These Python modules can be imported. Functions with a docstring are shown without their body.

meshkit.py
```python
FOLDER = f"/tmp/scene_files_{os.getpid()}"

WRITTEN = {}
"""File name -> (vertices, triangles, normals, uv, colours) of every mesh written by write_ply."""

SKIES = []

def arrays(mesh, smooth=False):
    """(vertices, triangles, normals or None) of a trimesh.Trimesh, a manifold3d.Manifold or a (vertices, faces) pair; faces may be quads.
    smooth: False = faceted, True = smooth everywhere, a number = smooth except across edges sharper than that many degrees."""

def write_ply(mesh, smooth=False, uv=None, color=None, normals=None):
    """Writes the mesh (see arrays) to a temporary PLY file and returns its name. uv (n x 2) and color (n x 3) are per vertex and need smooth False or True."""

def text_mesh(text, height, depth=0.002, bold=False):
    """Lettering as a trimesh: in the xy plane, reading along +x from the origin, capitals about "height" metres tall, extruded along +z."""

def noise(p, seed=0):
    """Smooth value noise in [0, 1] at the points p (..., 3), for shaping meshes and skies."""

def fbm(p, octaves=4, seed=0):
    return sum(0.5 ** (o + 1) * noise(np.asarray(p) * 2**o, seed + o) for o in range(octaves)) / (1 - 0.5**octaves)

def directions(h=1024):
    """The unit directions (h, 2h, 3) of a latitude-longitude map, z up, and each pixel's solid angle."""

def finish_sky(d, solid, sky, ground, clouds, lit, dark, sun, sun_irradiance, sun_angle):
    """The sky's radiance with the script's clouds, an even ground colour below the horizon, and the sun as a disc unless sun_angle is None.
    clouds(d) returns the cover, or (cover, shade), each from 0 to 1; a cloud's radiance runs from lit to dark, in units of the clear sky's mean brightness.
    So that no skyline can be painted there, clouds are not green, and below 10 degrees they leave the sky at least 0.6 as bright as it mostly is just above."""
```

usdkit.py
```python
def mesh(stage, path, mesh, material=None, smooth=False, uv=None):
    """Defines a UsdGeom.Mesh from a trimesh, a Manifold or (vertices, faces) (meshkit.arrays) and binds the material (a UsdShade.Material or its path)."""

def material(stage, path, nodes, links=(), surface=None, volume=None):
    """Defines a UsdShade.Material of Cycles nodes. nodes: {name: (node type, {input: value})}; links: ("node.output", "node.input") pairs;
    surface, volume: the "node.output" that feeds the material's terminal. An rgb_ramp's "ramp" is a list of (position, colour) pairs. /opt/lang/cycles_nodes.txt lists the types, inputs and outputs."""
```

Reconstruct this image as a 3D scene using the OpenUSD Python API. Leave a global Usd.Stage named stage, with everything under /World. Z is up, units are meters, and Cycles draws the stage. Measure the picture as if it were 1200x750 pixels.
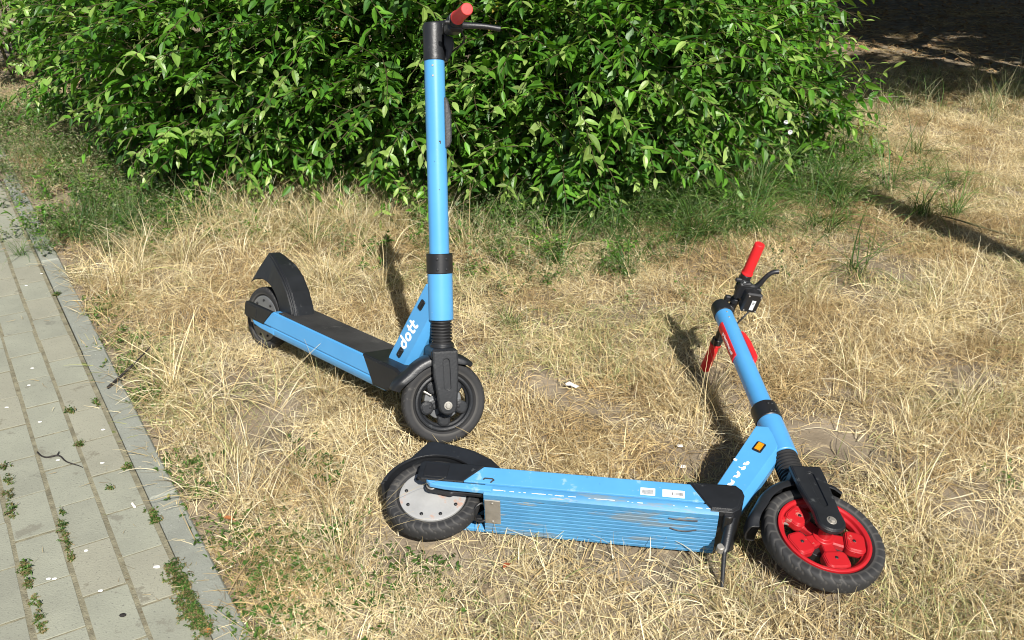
import math
import numpy as np
import trimesh
import shapely.geometry as sg
from shapely import affinity
import manifold3d as m3
from pxr import Usd, UsdGeom, UsdLux, UsdShade, Gf, Sdf, Vt
import usdkit
import meshkit

stage = Usd.Stage.CreateInMemory()
UsdGeom.SetStageUpAxis(stage, UsdGeom.Tokens.z)
UsdGeom.SetStageMetersPerUnit(stage, 1.0)
UsdGeom.Xform.Define(stage, '/World')
UsdGeom.Scope.Define(stage, '/World/Looks')

# ------------------------------------------------------------------ camera
F_PX, CAM_H, PITCH, ROLL = 1100.0, 1.524, 0.43315, 0.0090
_c, _s = math.cos(PITCH), math.sin(PITCH)
_fw, _r, _u = np.array([0, _c, -_s]), np.array([1.0, 0, 0]), np.array([0, _s, _c])
_r, _u = _r * math.cos(ROLL) + _u * math.sin(ROLL), -_r * math.sin(ROLL) + _u * math.cos(ROLL)
CAM_R = np.array([_r, _u, _fw])
cam = UsdGeom.Camera.Define(stage, '/World/camera')
_M = np.eye(4); _M[:3, 0], _M[:3, 1], _M[:3, 2], _M[:3, 3] = _r, _u, -_fw, (0, 0, CAM_H)
cam.AddTransformOp().Set(Gf.Matrix4d(_M.T.tolist()))
cam.CreateHorizontalApertureAttr(36.0); cam.CreateVerticalApertureAttr(22.5)
cam.CreateFocalLengthAttr(F_PX / 1200 * 36.0)
cam.CreateClippingRangeAttr(Gf.Vec2f(0.05, 500))
cam.CreateExposureAttr(0.76)

# ------------------------------------------------------------------ sky and sun
SUN_AZ, SUN_EL = math.radians(164), math.radians(41)
SUN = np.array([math.sin(SUN_AZ) * math.cos(SUN_EL), math.cos(SUN_AZ) * math.cos(SUN_EL), math.sin(SUN_EL)])
usdkit.material(stage, '/World/Looks/sky', {
    's': ('sky_texture', {'sky_type': 'single_scattering', 'sun_disc': False, 'sun_elevation': SUN_EL, 'sun_rotation': SUN_AZ}),
    'b': ('background_shader', {'strength': 0.056})}, [('s.color', 'b.color')], surface='b.background')
sky = UsdLux.DomeLight.Define(stage, '/World/sky')
UsdShade.MaterialBindingAPI.Apply(sky.GetPrim()).Bind(UsdShade.Material.Get(stage, '/World/Looks/sky'))
sun = UsdLux.DistantLight.Define(stage, '/World/sun')
sun.CreateIntensityAttr(1.22); sun.CreateAngleAttr(0.5); sun.CreateNormalizeAttr(True); sun.CreateColorAttr(Gf.Vec3f(1.0, 0.955, 0.88))
_x = np.cross([0, 0, 1.0], SUN); _x /= np.linalg.norm(_x); _y = np.cross(SUN, _x)
_M = np.eye(4); _M[:3, 0], _M[:3, 1], _M[:3, 2] = _x, _y, SUN
sun.AddTransformOp().Set(Gf.Matrix4d(_M.T.tolist()))

# ------------------------------------------------------------------ helpers
used = {}


def numbered(path):
    n = used.get(path, -1) + 1
    used[path] = n
    return path if n == 0 else f'{path}_{n:03d}'


def tag(p, label=None, cat=None, group=None, kind=None):
    p = stage.GetPrimAtPath(p) if isinstance(p, str) else p.GetPrim()
    for k, v in (('label', label), ('category', cat), ('group', group), ('kind', kind)):
        if v:
            p.SetCustomDataByKey(k, v)
    return p


def xf(name, parent='/World', M=None):
    x = UsdGeom.Xform.Define(stage, numbered(f'{parent}/{name}'))
    if M is not None:
        x.AddTransformOp().Set(Gf.Matrix4d(np.asarray(M).T.tolist()))
    return str(x.GetPath())


def put(name, mesh, mat, parent='/World', smooth=False, tint=None):
    p = usdkit.mesh(stage, numbered(f'{parent}/{name}'), mesh, f'/World/Looks/{mat}', smooth=smooth)
    if tint is not None:
        UsdGeom.PrimvarsAPI(p).CreatePrimvar('tint', Sdf.ValueTypeNames.Color3fArray, 'vertex').Set(Vt.Vec3fArray.FromNumpy(np.asarray(tint, np.float32)))
    return p


def instancer(path, protos, pos, idx, quat, scale):
    """protos: list of (mesh, tint, material); quat: n x 4 as (w, x, y, z)."""
    pi = UsdGeom.PointInstancer.Define(stage, path)
    targets = []
    for i, (mesh, tint, mat) in enumerate(protos):
        p = put('piece', mesh, mat, path, tint=tint)
        targets.append(p.GetPath())
    pi.CreatePrototypesRel().SetTargets(targets)
    pi.CreateProtoIndicesAttr(Vt.IntArray.FromNumpy(np.asarray(idx, np.int32)))
    pi.CreatePositionsAttr(Vt.Vec3fArray.FromNumpy(np.asarray(pos, np.float32)))
    q = np.asarray(quat, float)
    pi.CreateOrientationsAttr(Vt.QuathArray([Gf.Quath(*map(float, x)) for x in q]))
    sc = np.asarray(scale, float)
    if sc.ndim == 1:
        sc = np.repeat(sc[:, None], 3, 1)
    pi.CreateScalesAttr(Vt.Vec3fArray.FromNumpy(sc.astype(np.float32)))
    return pi


def quat_zt(yaw, tilt, tdir):
    """rotation by yaw about z, then a tilt towards the heading tdir"""
    q1 = np.stack([np.cos(yaw / 2), 0 * yaw, 0 * yaw, np.sin(yaw / 2)], -1)
    ax = np.stack([-np.sin(tdir), np.cos(tdir)], -1)
    q2 = np.concatenate([np.cos(tilt / 2)[:, None], ax * np.sin(tilt / 2)[:, None], 0 * tilt[:, None]], 1)
    return qmul(q2, q1)


def qmul(a, b):
    w1, x1, y1, z1 = a.T; w2, x2, y2, z2 = b.T
    return np.stack([w1 * w2 - x1 * x2 - y1 * y2 - z1 * z2, w1 * x2 + x1 * w2 + y1 * z2 - z1 * y2, w1 * y2 - x1 * z2 + y1 * w2 + z1 * x2, w1 * z2 + x1 * y2 - y1 * x2 + z1 * w2], 1)


def at(px, py, z=0.0):
    """where the photograph's pixel meets the level z: reads places off the photograph"""
    dd = np.array([(px - 600) / F_PX, -(py - 375) / F_PX, 1]) @ CAM_R
    return np.array([0, 0, CAM_H]) + dd * ((z - CAM_H) / dd[2])


def cat(ms):
    return trimesh.util.concatenate(ms)


# ------------------------------------------------------------------ materials
def mat_surface(name, base, dark, rough=0.8, scale=8, detail=6, bump=0.2, bump_scale=60, spec=0.3, spots=None, edge=None, coat=0.0, metallic=0.0, stretch=None, dust=None):
    """a mottled surface: base to dark by noise, fine relief; spots = (colour, scale, threshold); edge = bevel radius"""
    n = {'tc': ('texture_coordinate', {}), 'n1': ('noise_texture', {'scale': scale, 'detail': detail, 'roughness': 0.62}),
         'r1': ('rgb_ramp', {'ramp': [(0.32, dark), (0.68, base)]}),
         'n2': ('noise_texture', {'scale': bump_scale, 'detail': 4, 'roughness': 0.6}),
         'bm': ('bump', {'strength': bump, 'distance': 0.004}),
         'p': ('principled_bsdf', {'roughness': rough, 'specular_ior_level': spec, 'coat_weight': coat, 'metallic': metallic, 'coat_roughness': 0.2})}
    l = [('tc.object', 'n1.vector'), ('tc.object', 'n2.vector'), ('n1.fac', 'r1.fac'), ('n2.fac', 'bm.height'), ('bm.normal', 'p.normal')]
    if edge:
        n['bv'] = ('bevel', {'radius': edge, 'samples': 4}); l += [('bv.bevel', 'bm.normal')]
    last = 'r1.color'
    for k, (col, sc, th) in enumerate(spots or []):
        n[f's{k}'] = ('noise_texture', {'scale': sc, 'detail': 5, 'roughness': 0.7})
        n[f'v{k}'] = ('map_range', {'from_min': th, 'from_max': th + 0.05, 'clamp': True})
        n[f'm{k}'] = ('mix', {'color2': col})
        if stretch:
            n['mp'] = ('mapping', {'scale': stretch}); l += [('tc.object', 'mp.vector')] if k == 0 else []
        l += [('mp.vector' if stretch else 'tc.object', f's{k}.vector'), (f's{k}.fac', f'v{k}.value'), (f'v{k}.result', f'm{k}.fac'), (last, f'm{k}.color1')]
        last = f'm{k}.color'
    if dust:                                                            # dirt kept in grooves, marked on the mesh
        n['da'] = ('attribute', {'attribute': 'tint'}); n['df'] = ('math', {'math_type': 'multiply', 'value2': 0.5}); n['dm'] = ('mix', {'color2': dust})
        l += [('da.fac', 'df.value1'), ('df.value', 'dm.fac'), (last, 'dm.color1')]; last = 'dm.color'
    l += [(last, 'p.base_color')]
    usdkit.material(stage, f'/World/Looks/{name}', n, l, surface='p.BSDF')


def mat_leaf(name, trans=0.35, rough=0.45, spec=0.4, tcol=(1.25, 1.2, 0.45), bump=0.0):
    """colour from the mesh's own 'tint' (kind of blade or leaf), with light passing through"""
    n = {'a': ('attribute', {'attribute': 'tint'}), 'oi': ('object_info', {}),
         'h': ('map_range', {'from_min': 0, 'from_max': 1, 'to_min': 0.72, 'to_max': 1.28}),
         'tc': ('texture_coordinate', {}), 'nz': ('noise_texture', {'scale': 30, 'detail': 2}),
         'h2': ('map_range', {'from_min': 0.3, 'from_max': 0.7, 'to_min': 0.8, 'to_max': 1.15}),
         'm0': ('vector_math', {'math_type': 'scale'}), 'm1': ('vector_math', {'math_type': 'scale'}),
         'p': ('principled_bsdf', {'roughness': rough, 'specular_ior_level': spec}),
         't': ('translucent_bsdf', {}), 'tm': ('vector_math', {'math_type': 'multiply', 'vector2': tcol}), 'x': ('mix_closure', {'fac': trans})}
    l = [('a.color', 'm0.vector1'), ('oi.random', 'h.value'), ('h.result', 'm0.scale'), ('m0.vector', 'm1.vector1'), ('tc.object', 'nz.vector'), ('nz.fac', 'h2.value'), ('h2.result', 'm1.scale'),
         ('m1.vector', 'p.base_color'), ('m1.vector', 'tm.vector1'), ('tm.vector', 't.color'), ('p.BSDF', 'x.closure1'), ('t.BSDF', 'x.closure2')]
    usdkit.material(stage, f'/World/Looks/{name}', n, l, surface='x.closure')


mat_surface('soil', (0.285, 0.235, 0.17), (0.135, 0.105, 0.07), rough=0.95, scale=5, detail=9, bump=0.8, bump_scale=70, spec=0.15,
            spots=[((0.36, 0.285, 0.18), 9, 0.58), ((0.07, 0.05, 0.03), 22, 0.66)])
mat_surface('paver', (0.2865, 0.2915, 0.2303), (0.2331, 0.2369, 0.1887), rough=0.92, scale=6, bump=0.35, bump_scale=220, spec=0.2,
            spots=[((0.16, 0.16, 0.135), 150, 0.59), ((0.42, 0.42, 0.37), 130, 0.66), ((0.195, 0.19, 0.15), 10, 0.60)])
mat_surface('paver_dark', (0.2703, 0.2742, 0.2169), (0.2189, 0.2214, 0.1780), rough=0.92, scale=7, bump=0.35, bump_scale=220, spec=0.2,
            spots=[((0.15, 0.15, 0.125), 150, 0.59), ((0.40, 0.40, 0.35), 130, 0.66), ((0.18, 0.18, 0.145), 10, 0.60)])
mat_surface('paver_warm', (0.2951, 0.2897, 0.2249), (0.2418, 0.2369, 0.1851), rough=0.92, scale=5, bump=0.35, bump_scale=220, spec=0.2,
            spots=[((0.16, 0.155, 0.125), 150, 0.59), ((0.42, 0.415, 0.36), 130, 0.66), ((0.195, 0.185, 0.14), 10, 0.60)])
mat_surface('kerb_concrete', (0.2584, 0.2696, 0.2292), (0.2081, 0.2158, 0.1845), rough=0.93, scale=9, bump=0.45, bump_scale=260, spec=0.2,
            spots=[((0.17, 0.17, 0.15), 170, 0.58), ((0.50, 0.50, 0.45), 140, 0.64)])
mat_surface('joint_sand', (0.2700, 0.2496, 0.1700), (0.1350, 0.1248, 0.0880), rough=0.95, scale=25, bump=0.8, bump_scale=200, spec=0.1,
            spots=[((0.12, 0.09, 0.05), 60, 0.6), ((0.13, 0.15, 0.05), 7, 0.63)])
BLUE = (0.075, 0.34, 0.72)
mat_surface('blue_paint', (0.074, 0.288, 0.567), (0.060, 0.256, 0.521), rough=0.36, scale=5, bump=0.03, bump_scale=40, spec=0.5, edge=0.003, coat=0.25,
            spots=[((0.33, 0.42, 0.50), 45, 0.70), ((0.03, 0.06, 0.10), 90, 0.735)])
mat_surface('blue_paint_worn', (0.088, 0.312, 0.577), (0.070, 0.270, 0.521), rough=0.42, scale=6, bump=0.05, bump_scale=40, spec=0.5, edge=0.003, coat=0.15,
            spots=[((0.22, 0.40, 0.55), 12, 0.58), ((0.42, 0.48, 0.52), 55, 0.665), ((0.02, 0.04, 0.07), 60, 0.70), ((0.20, 0.24, 0.25), 9, 0.66)])
mat_surface('blue_metal_dirty', (0.0648, 0.2444, 0.4420), (0.0385, 0.1640, 0.3280), rough=0.48, scale=5, bump=0.08, bump_scale=50, spec=0.5, edge=0.001,
            spots=[((0.13, 0.20, 0.26), 20, 0.54), ((0.26, 0.27, 0.24), 48, 0.62), ((0.02, 0.05, 0.09), 45, 0.66)], stretch=(.16, 1, 1))
mat_surface('black_plastic', (0.0150, 0.0165, 0.0195), (0.0083, 0.0090, 0.0105), rough=0.42, scale=9, bump=0.15, bump_scale=140, spec=0.5, edge=0.003,
            spots=[((0.045, 0.048, 0.05), 26, 0.63), ((0.16, 0.16, 0.155), 75, 0.71)])
mat_surface('black_smooth', (0.015, 0.0155, 0.017), (0.009, 0.009, 0.010), rough=0.38, scale=9, bump=0.04, bump_scale=90, spec=0.5, edge=0.002,
            spots=[((0.10, 0.10, 0.10), 55, 0.70)])
mat_surface('grip_mat', (0.050, 0.049, 0.048), (0.022, 0.022, 0.022), rough=0.85, scale=7, bump=0.6, bump_scale=420, spec=0.3, edge=0.002,
            spots=[((0.066, 0.064, 0.06), 9, 0.60)])
mat_surface('rubber', (0.030, 0.030, 0.031), (0.017, 0.017, 0.018), rough=0.75, scale=10, bump=0.2, bump_scale=120, spec=0.35,
            spots=[((0.085, 0.08, 0.072), 11, 0.62)], dust=(0.105, 0.10, 0.092))
mat_surface('rubber_bellows', (0.020, 0.020, 0.021), (0.012, 0.012, 0.013), rough=0.5, scale=10, bump=0.05, bump_scale=120, spec=0.45)
mat_surface('red_plastic', (0.72, 0.022, 0.026), (0.60, 0.016, 0.020), rough=0.42, scale=8, bump=0.05, bump_scale=90, spec=0.45, edge=0.002)
mat_surface('faded_red', (0.56, 0.055, 0.05), (0.46, 0.028, 0.03), rough=0.6, scale=12, bump=0.1, bump_scale=120, spec=0.35, edge=0.002)
mat_surface('red_metal', (0.4250, 0.0119, 0.0170), (0.3400, 0.0085, 0.0127), rough=0.42, scale=7, bump=0.05, bump_scale=60, spec=0.5, edge=0.003, coat=0.2,
            spots=[((0.40, 0.15, 0.12), 24, 0.62), ((0.16, 0.05, 0.045), 14, 0.64)])
mat_surface('grey_metal', (0.36, 0.36, 0.355), (0.26, 0.26, 0.255), rough=0.45, scale=9, bump=0.05, bump_scale=60, spec=0.5, edge=0.002,
            spots=[((0.38, 0.255, 0.20), 9, 0.55), ((0.25, 0.24, 0.23), 20, 0.66)])
mat_surface('steel', (0.40, 0.385, 0.35), (0.25, 0.23, 0.20), rough=0.45, scale=15, bump=0.1, bump_scale=80, spec=0.5, edge=0.001, metallic=0.5)
mat_surface('dull_metal', (0.20, 0.205, 0.21), (0.13, 0.135, 0.14), rough=0.33, scale=8, bump=0.04, bump_scale=60, spec=0.6, edge=0.002, metallic=0.3,
            spots=[((0.32, 0.32, 0.31), 16, 0.62)])
mat_surface('white_print', (0.82, 0.82, 0.80), (0.72, 0.72, 0.70), rough=0.5, scale=20, bump=0.0)
mat_surface('sticker', (0.74, 0.76, 0.76), (0.58, 0.64, 0.68), rough=0.55, scale=30, bump=0.0, spots=[((0.35, 0.45, 0.52), 120, 0.66)])
mat_surface('black_ink', (0.03, 0.03, 0.035), (0.07, 0.07, 0.075), rough=0.5, scale=60, bump=0.0)
mat_surface('grey_ink', (0.22, 0.23, 0.24), (0.40, 0.42, 0.43), rough=0.6, scale=140, bump=0.0)
mat_surface('amber_lens', (0.80, 0.30, 0.01), (0.50, 0.16, 0.005), rough=0.2, scale=90, bump=0.5, bump_scale=250, spec=0.6)
mat_surface('paper', (0.86, 0.85, 0.81), (0.78, 0.77, 0.73), rough=0.8, scale=30, bump=0.1)
mat_surface('twig', (0.035, 0.030, 0.028), (0.015, 0.013, 0.012), rough=0.8, scale=30, bump=0.3)
mat_surface('bark', (0.16, 0.12, 0.085), (0.05, 0.037, 0.028), rough=0.9, scale=9, bump=0.9, bump_scale=30, spec=0.2)
mat_surface('stem', (0.13, 0.105, 0.06), (0.07, 0.075, 0.03), rough=0.8, scale=20, bump=0.2, spec=0.25)
mat_surface('sign_metal', (0.42, 0.42, 0.42), (0.34, 0.34, 0.34), rough=0.45, scale=8, bump=0.05, metallic=0.4)
mat_surface('sign_face', (0.72, 0.72, 0.70), (0.66, 0.66, 0.64), rough=0.4, scale=8, bump=0.0)
mat_surface('butt_paper', (0.80, 0.77, 0.70), (0.66, 0.60, 0.48), rough=0.9, scale=120, bump=0.1)
mat_leaf('straw', trans=0.22, rough=0.6, spec=0.3, tcol=(1.05, 0.95, 0.7))
mat_leaf('green_blade', trans=0.35, rough=0.5, spec=0.35)
mat_leaf('leaf', trans=0.36, rough=0.40, spec=0.45, tcol=(1.5, 1.45, 0.45))
mat_surface('crown_leaf', (.055, .12, .022), (.035, .085, .016), rough=.6, scale=2, bump=0.0)
mat_leaf('petal', trans=0.3, rough=0.7, spec=0.2, tcol=(1, 1, 1))

# ------------------------------------------------------------------ layout of the pavement: a kerb line heading away to the left
YAW = -0.561
O = np.array([-0.9591, 1.8719]); D = np.array([math.sin(YAW), math.cos(YAW)]); N = np.array([math.cos(YAW), -math.sin(YAW)])
ROW, GAP_END, KERB_L, KERB_W, STEP = 0.1098, 0.0065, 0.1053, 0.0742, 0.205


def uv(x, y):
    """across (u, 0 at the kerb's near face) and along (v) the pavement"""
    dx, dy = x - O[0], y - O[1]
    return dx * N[0] + dy * N[1] - KERB_L, dx * D[0] + dy * D[1]


def smooth01(t):
    t = np.clip(t, 0, 1)
    return t * t * (3 - 2 * t)


def ground_z(x, y):
    x, y = np.asarray(x, float), np.asarray(y, float)
    p = np.stack([x, y, 0 * x], -1)
    n = meshkit.fbm(p * 1.7 + 11, 3, 3) - 0.5
    m = meshkit.fbm(p * 9 + 5, 3, 9) - 0.5
    h = -0.004 + n * 0.035 + m * 0.014
    u, v = uv(x, y)
    pave = smooth01((0.055 - u) / 0.03) * smooth01((u + 3.3) / 0.1)          # dug out under the paving
    drift = smooth01((v - 3.55) / 0.25) * smooth01((5.25 - v) / 0.3) * smooth01((u + 1.7) / 0.4)   # soil washed over the paving by the shrubs
    h = h * (1 - pave) + pave * (-0.075)
    return h * (1 - drift * pave) + drift * pave * (0.012 + m * 0.02)


g_x = np.unique(np.concatenate([np.linspace(-60, -5, 18), np.linspace(-5, -3, 24), np.linspace(-3, 3.2, 250), np.linspace(3.2, 9, 60), np.linspace(9, 60, 16)]))
g_y = np.unique(np.concatenate([np.linspace(-40, 0.8, 14), np.linspace(0.8, 7, 250), np.linspace(7, 18, 90), np.linspace(18, 80, 16)]))
GX, GY = np.meshgrid(g_x, g_y)
gv = np.stack([GX, GY, ground_z(GX, GY)], -1).reshape(-1, 3)
ii = np.arange(len(g_y) - 1)[:, None] * len(g_x) + np.arange(len(g_x) - 1)[None]
gf = np.stack([ii, ii + 1, ii + 1 + len(g_x), ii + len(g_x)], -1).reshape(-1, 4)
tag(put('ground', (gv, gf), 'soil', smooth=True), kind='structure', label='bare dry soil ground under the straw coloured grass', cat='ground')


def block(u0, u1, v0, v1, z0, z1, b=0.004):
    """a chamfered block lying along the pavement"""
    r = []
    for z, i in ((z0, 0), (z1 - b, 0), (z1, b)):
        for uu, vv in ((u0 + i, v0 + i), (u1 - i, v0 + i), (u1 - i, v1 - i), (u0 + i, v1 - i)):
            q = O + N * (uu + KERB_L) + D * vv
            r.append((q[0], q[1], z))
    f = []
    for k in (0, 4):
        for j in range(4):
            f.append((k + j, k + (j + 1) % 4, k + 4 + (j + 1) % 4, k + 4 + j))
    f.append((8, 9, 10, 11))
    return np.array(r), np.array(f)


def in_view(x, y, m=40):
    q = CAM_R @ np.array([x, y, -CAM_H])
    px, py = 600 + F_PX * q[0] / max(q[2], 1e-3), 375 - F_PX * q[1] / max(q[2], 1e-3)
    return q[2] > 0 and -m < px < 1200 + m and -m < py < 750 + m


rng = np.random.default_rng(5)
pav = xf('pavement'); tag(pav, kind='structure', label='grey concrete block pavement beside the kerb', cat='pavement')
far_v, far_f, nf = [], [], 0
for row in range(28):
    u1 = -0.013 - row * ROW
    u0 = u1 - 0.0975
    off = 0 if row % 2 == 0 else 0.5
    if row == 0:
        u1 = -0.014
    for k in range(-22, 70):
        v0 = (k + off) * STEP + rng.normal() * 0.0015
        v1 = v0 + STEP - GAP_END
        dz = rng.uniform(-.0002, .0009)
        c = O + N * ((u0 + u1) / 2 + KERB_L) + D * (v0 + v1) / 2
        e = rng.normal() * 0.0012
        b = block(u0 + e, u1 + e, v0, v1, -0.06, 0.0 + dz, 0.0006)
        if in_view(*c) and v0 < 3.6:
            put('paver', b, ['paver', 'paver', 'paver_warm', 'paver_dark'][rng.integers(4)], pav)
        else:
            far_v.append(b[0]); far_f.append(b[1] + nf); nf += 12
tag(put('distant_pavers', (np.vstack(far_v), np.vstack(far_f)), 'paver', pav), kind='stuff')
put('joint_sand', block(-3.15, -0.0005, -4.6, 14.5, -0.072, -0.0007, 0.0003), 'joint_sand', pav)
kb = xf('kerb'); tag(kb, kind='structure', label='narrow grey concrete kerb between the pavement and the dry grass', cat='kerb')
for k in range(-5, 15):
    v0 = (k * 5 - 4.0) * STEP + 0.005
    if k < -2 or k > 9:
        continue
    e = rng.normal() * 0.002
    put('kerb_stone', block(0.0 + e, KERB_W + e, v0 + .002, v0 + 5 * STEP - 0.002, -0.2, 0.006 + rng.normal() * 0.002, 0.005), 'kerb_concrete', kb)


# ------------------------------------------------------------------ mesh makers for the scooters
def lathe(profile, n=64, axis='y', closed=True):
    """profile: (radius, along) points turned about the axis"""
    p = np.asarray(profile, float); m = len(p)
    a = np.linspace(0, 2 * np.pi, n, endpoint=False)
    v = np.stack([p[None, :, 0] * np.cos(a)[:, None], p[None, :, 0] * np.sin(a)[:, None], np.broadcast_to(p[:, 1], (n, m))], -1).reshape(-1, 3)
    f = []
    for i in range(n):
        for j in range(m if closed else m - 1):
            a0, a1, b0, b1 = i * m + j, i * m + (j + 1) % m, ((i + 1) % n) * m + j, ((i + 1) % n) * m + (j + 1) % m
            f.append((a0, b0, b1, a1))
    f = np.array(f)
    f = np.vstack([f[:, [0, 1, 2]], f[:, [0, 2, 3]]])
    t = trimesh.Trimesh(v, f, process=False)
    if axis == 'y':
        t.apply_transform(trimesh.transformations.rotation_matrix(-np.pi / 2, [1, 0, 0]))
    elif axis == 'x':
        t.apply_transform(trimesh.transformations.rotation_matrix(np.pi / 2, [0, 1, 0]))
    t.update_faces(t.area_faces > 1e-12)
    return t


def cyl(r, y0, y1, n=32, axis='y', c=(0, 0, 0), b=0.0015):
    b = min(b, r * 0.4, abs(y1 - y0) * 0.3)
    t = lathe([(0, y0), (r - b, y0), (r, y0 + b), (r, y1 - b), (r - b, y1), (0, y1)], n, axis, closed=False)
    t.apply_translation(c)
    return t


def tube(pts, r, n=12, smooth=4):
    """a round bar through the points, with closed ends; r may vary from point to point"""
    pts = np.asarray(pts, float); r = np.broadcast_to(np.asarray(r, float), (len(pts),))
    if smooth > 1 and len(pts) > 2:
        from scipy.interpolate import CubicSpline
        d = np.r_[0, np.cumsum(np.linalg.norm(np.diff(pts, axis=0), axis=1))]
        tt = np.linspace(0, d[-1], (len(pts) - 1) * smooth + 1)
        r = np.interp(tt, d, r); pts = CubicSpline(d, pts)(tt)
    tan = np.gradient(pts, axis=0); tan /= np.linalg.norm(tan, axis=1, keepdims=True)
    ref = np.array([0, 0, 1.0]) if abs(tan[0][2]) < 0.9 else np.array([1.0, 0, 0])
    rings = []
    for p, t, rr in zip(pts, tan, r):
        s = np.cross(t, ref); s /= np.linalg.norm(s); w = np.cross(s, t); ref = w
        a = np.linspace(0, 2 * np.pi, n, endpoint=False)
        rings.append(p + rr * (np.cos(a)[:, None] * s + np.sin(a)[:, None] * w))
    v = np.vstack(rings + [pts[:1], pts[-1:]]); m = len(pts); f = []
    for i in range(m - 1):
        for j in range(n):
            a0, a1 = i * n + j, i * n + (j + 1) % n
            f += [(a0, a1, a1 + n), (a0, a1 + n, a0 + n)]
    for j in range(n):
        f += [(m * n, (j + 1) % n, j), (m * n + 1, (m - 1) * n + j, (m - 1) * n + (j + 1) % n)]
    return trimesh.Trimesh(v, f, process=False)


def rbox(c, s, r=0.004):
    s = np.asarray(s) / 2
    r = min(r, s.min() * 0.9)
    k = np.array([[x, y, z] for x in (-1, 1) for y in (-1, 1) for z in (-1, 1)], float)
    pts = np.vstack([k * (s - [r, r, 0]), k * (s - [r, 0, r]), k * (s - [0, r, r]), k * (s - r * 0.42)])
    t = trimesh.convex.convex_hull(pts)
    t.apply_translation(c)
    return t


def slab(poly, y0, y1, b=0.0):
    """an outline in (x, z) given thickness from y0 to y1, edges chamfered by b"""
    if not hasattr(poly, 'exterior'):
        poly = sg.Polygon(poly)
    out = None
    steps = [(0, 0)] if b == 0 else [(b, 0), (b / 3, b / 3), (0, b)]
    for off, cut in steps:
        q = poly.buffer(-off) if off else poly
        cs = m3.CrossSection([np.array(q.exterior.coords)[:-1]] + [np.array(h.coords)[:-1] for h in q.interiors], m3.FillRule.EvenOdd)
        e = cs.extrude((y1 - y0) - 2 * cut).translate([0, 0, cut])
        out = e if out is None else out + e
    out = out.rotate([90, 0, 0]).translate([0, y1, 0])
    m = out.to_mesh()
    return trimesh.Trimesh(m.vert_properties[:, :3], m.tri_verts, process=False)


def prism_x(poly, x0, x1):
    """a cross-section in (y, z) drawn out along x"""
    cs = m3.CrossSection([np.array(poly)], m3.FillRule.EvenOdd)
    m = cs.extrude(x1 - x0).to_mesh()
    v = m.vert_properties[:, :3]
    return trimesh.Trimesh(np.stack([v[:, 2] + x0, v[:, 0], v[:, 1]], 1), m.tri_verts, process=False)


def boolean(a, b):
    A, B = (m3.Manifold(m3.Mesh(np.asarray(t.vertices, np.float32), np.asarray(t.faces, np.uint32))) for t in (a, b))
    m = (A - B).to_mesh()
    return trimesh.Trimesh(m.vert_properties[:, :3], m.tri_verts, process=False)


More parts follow.
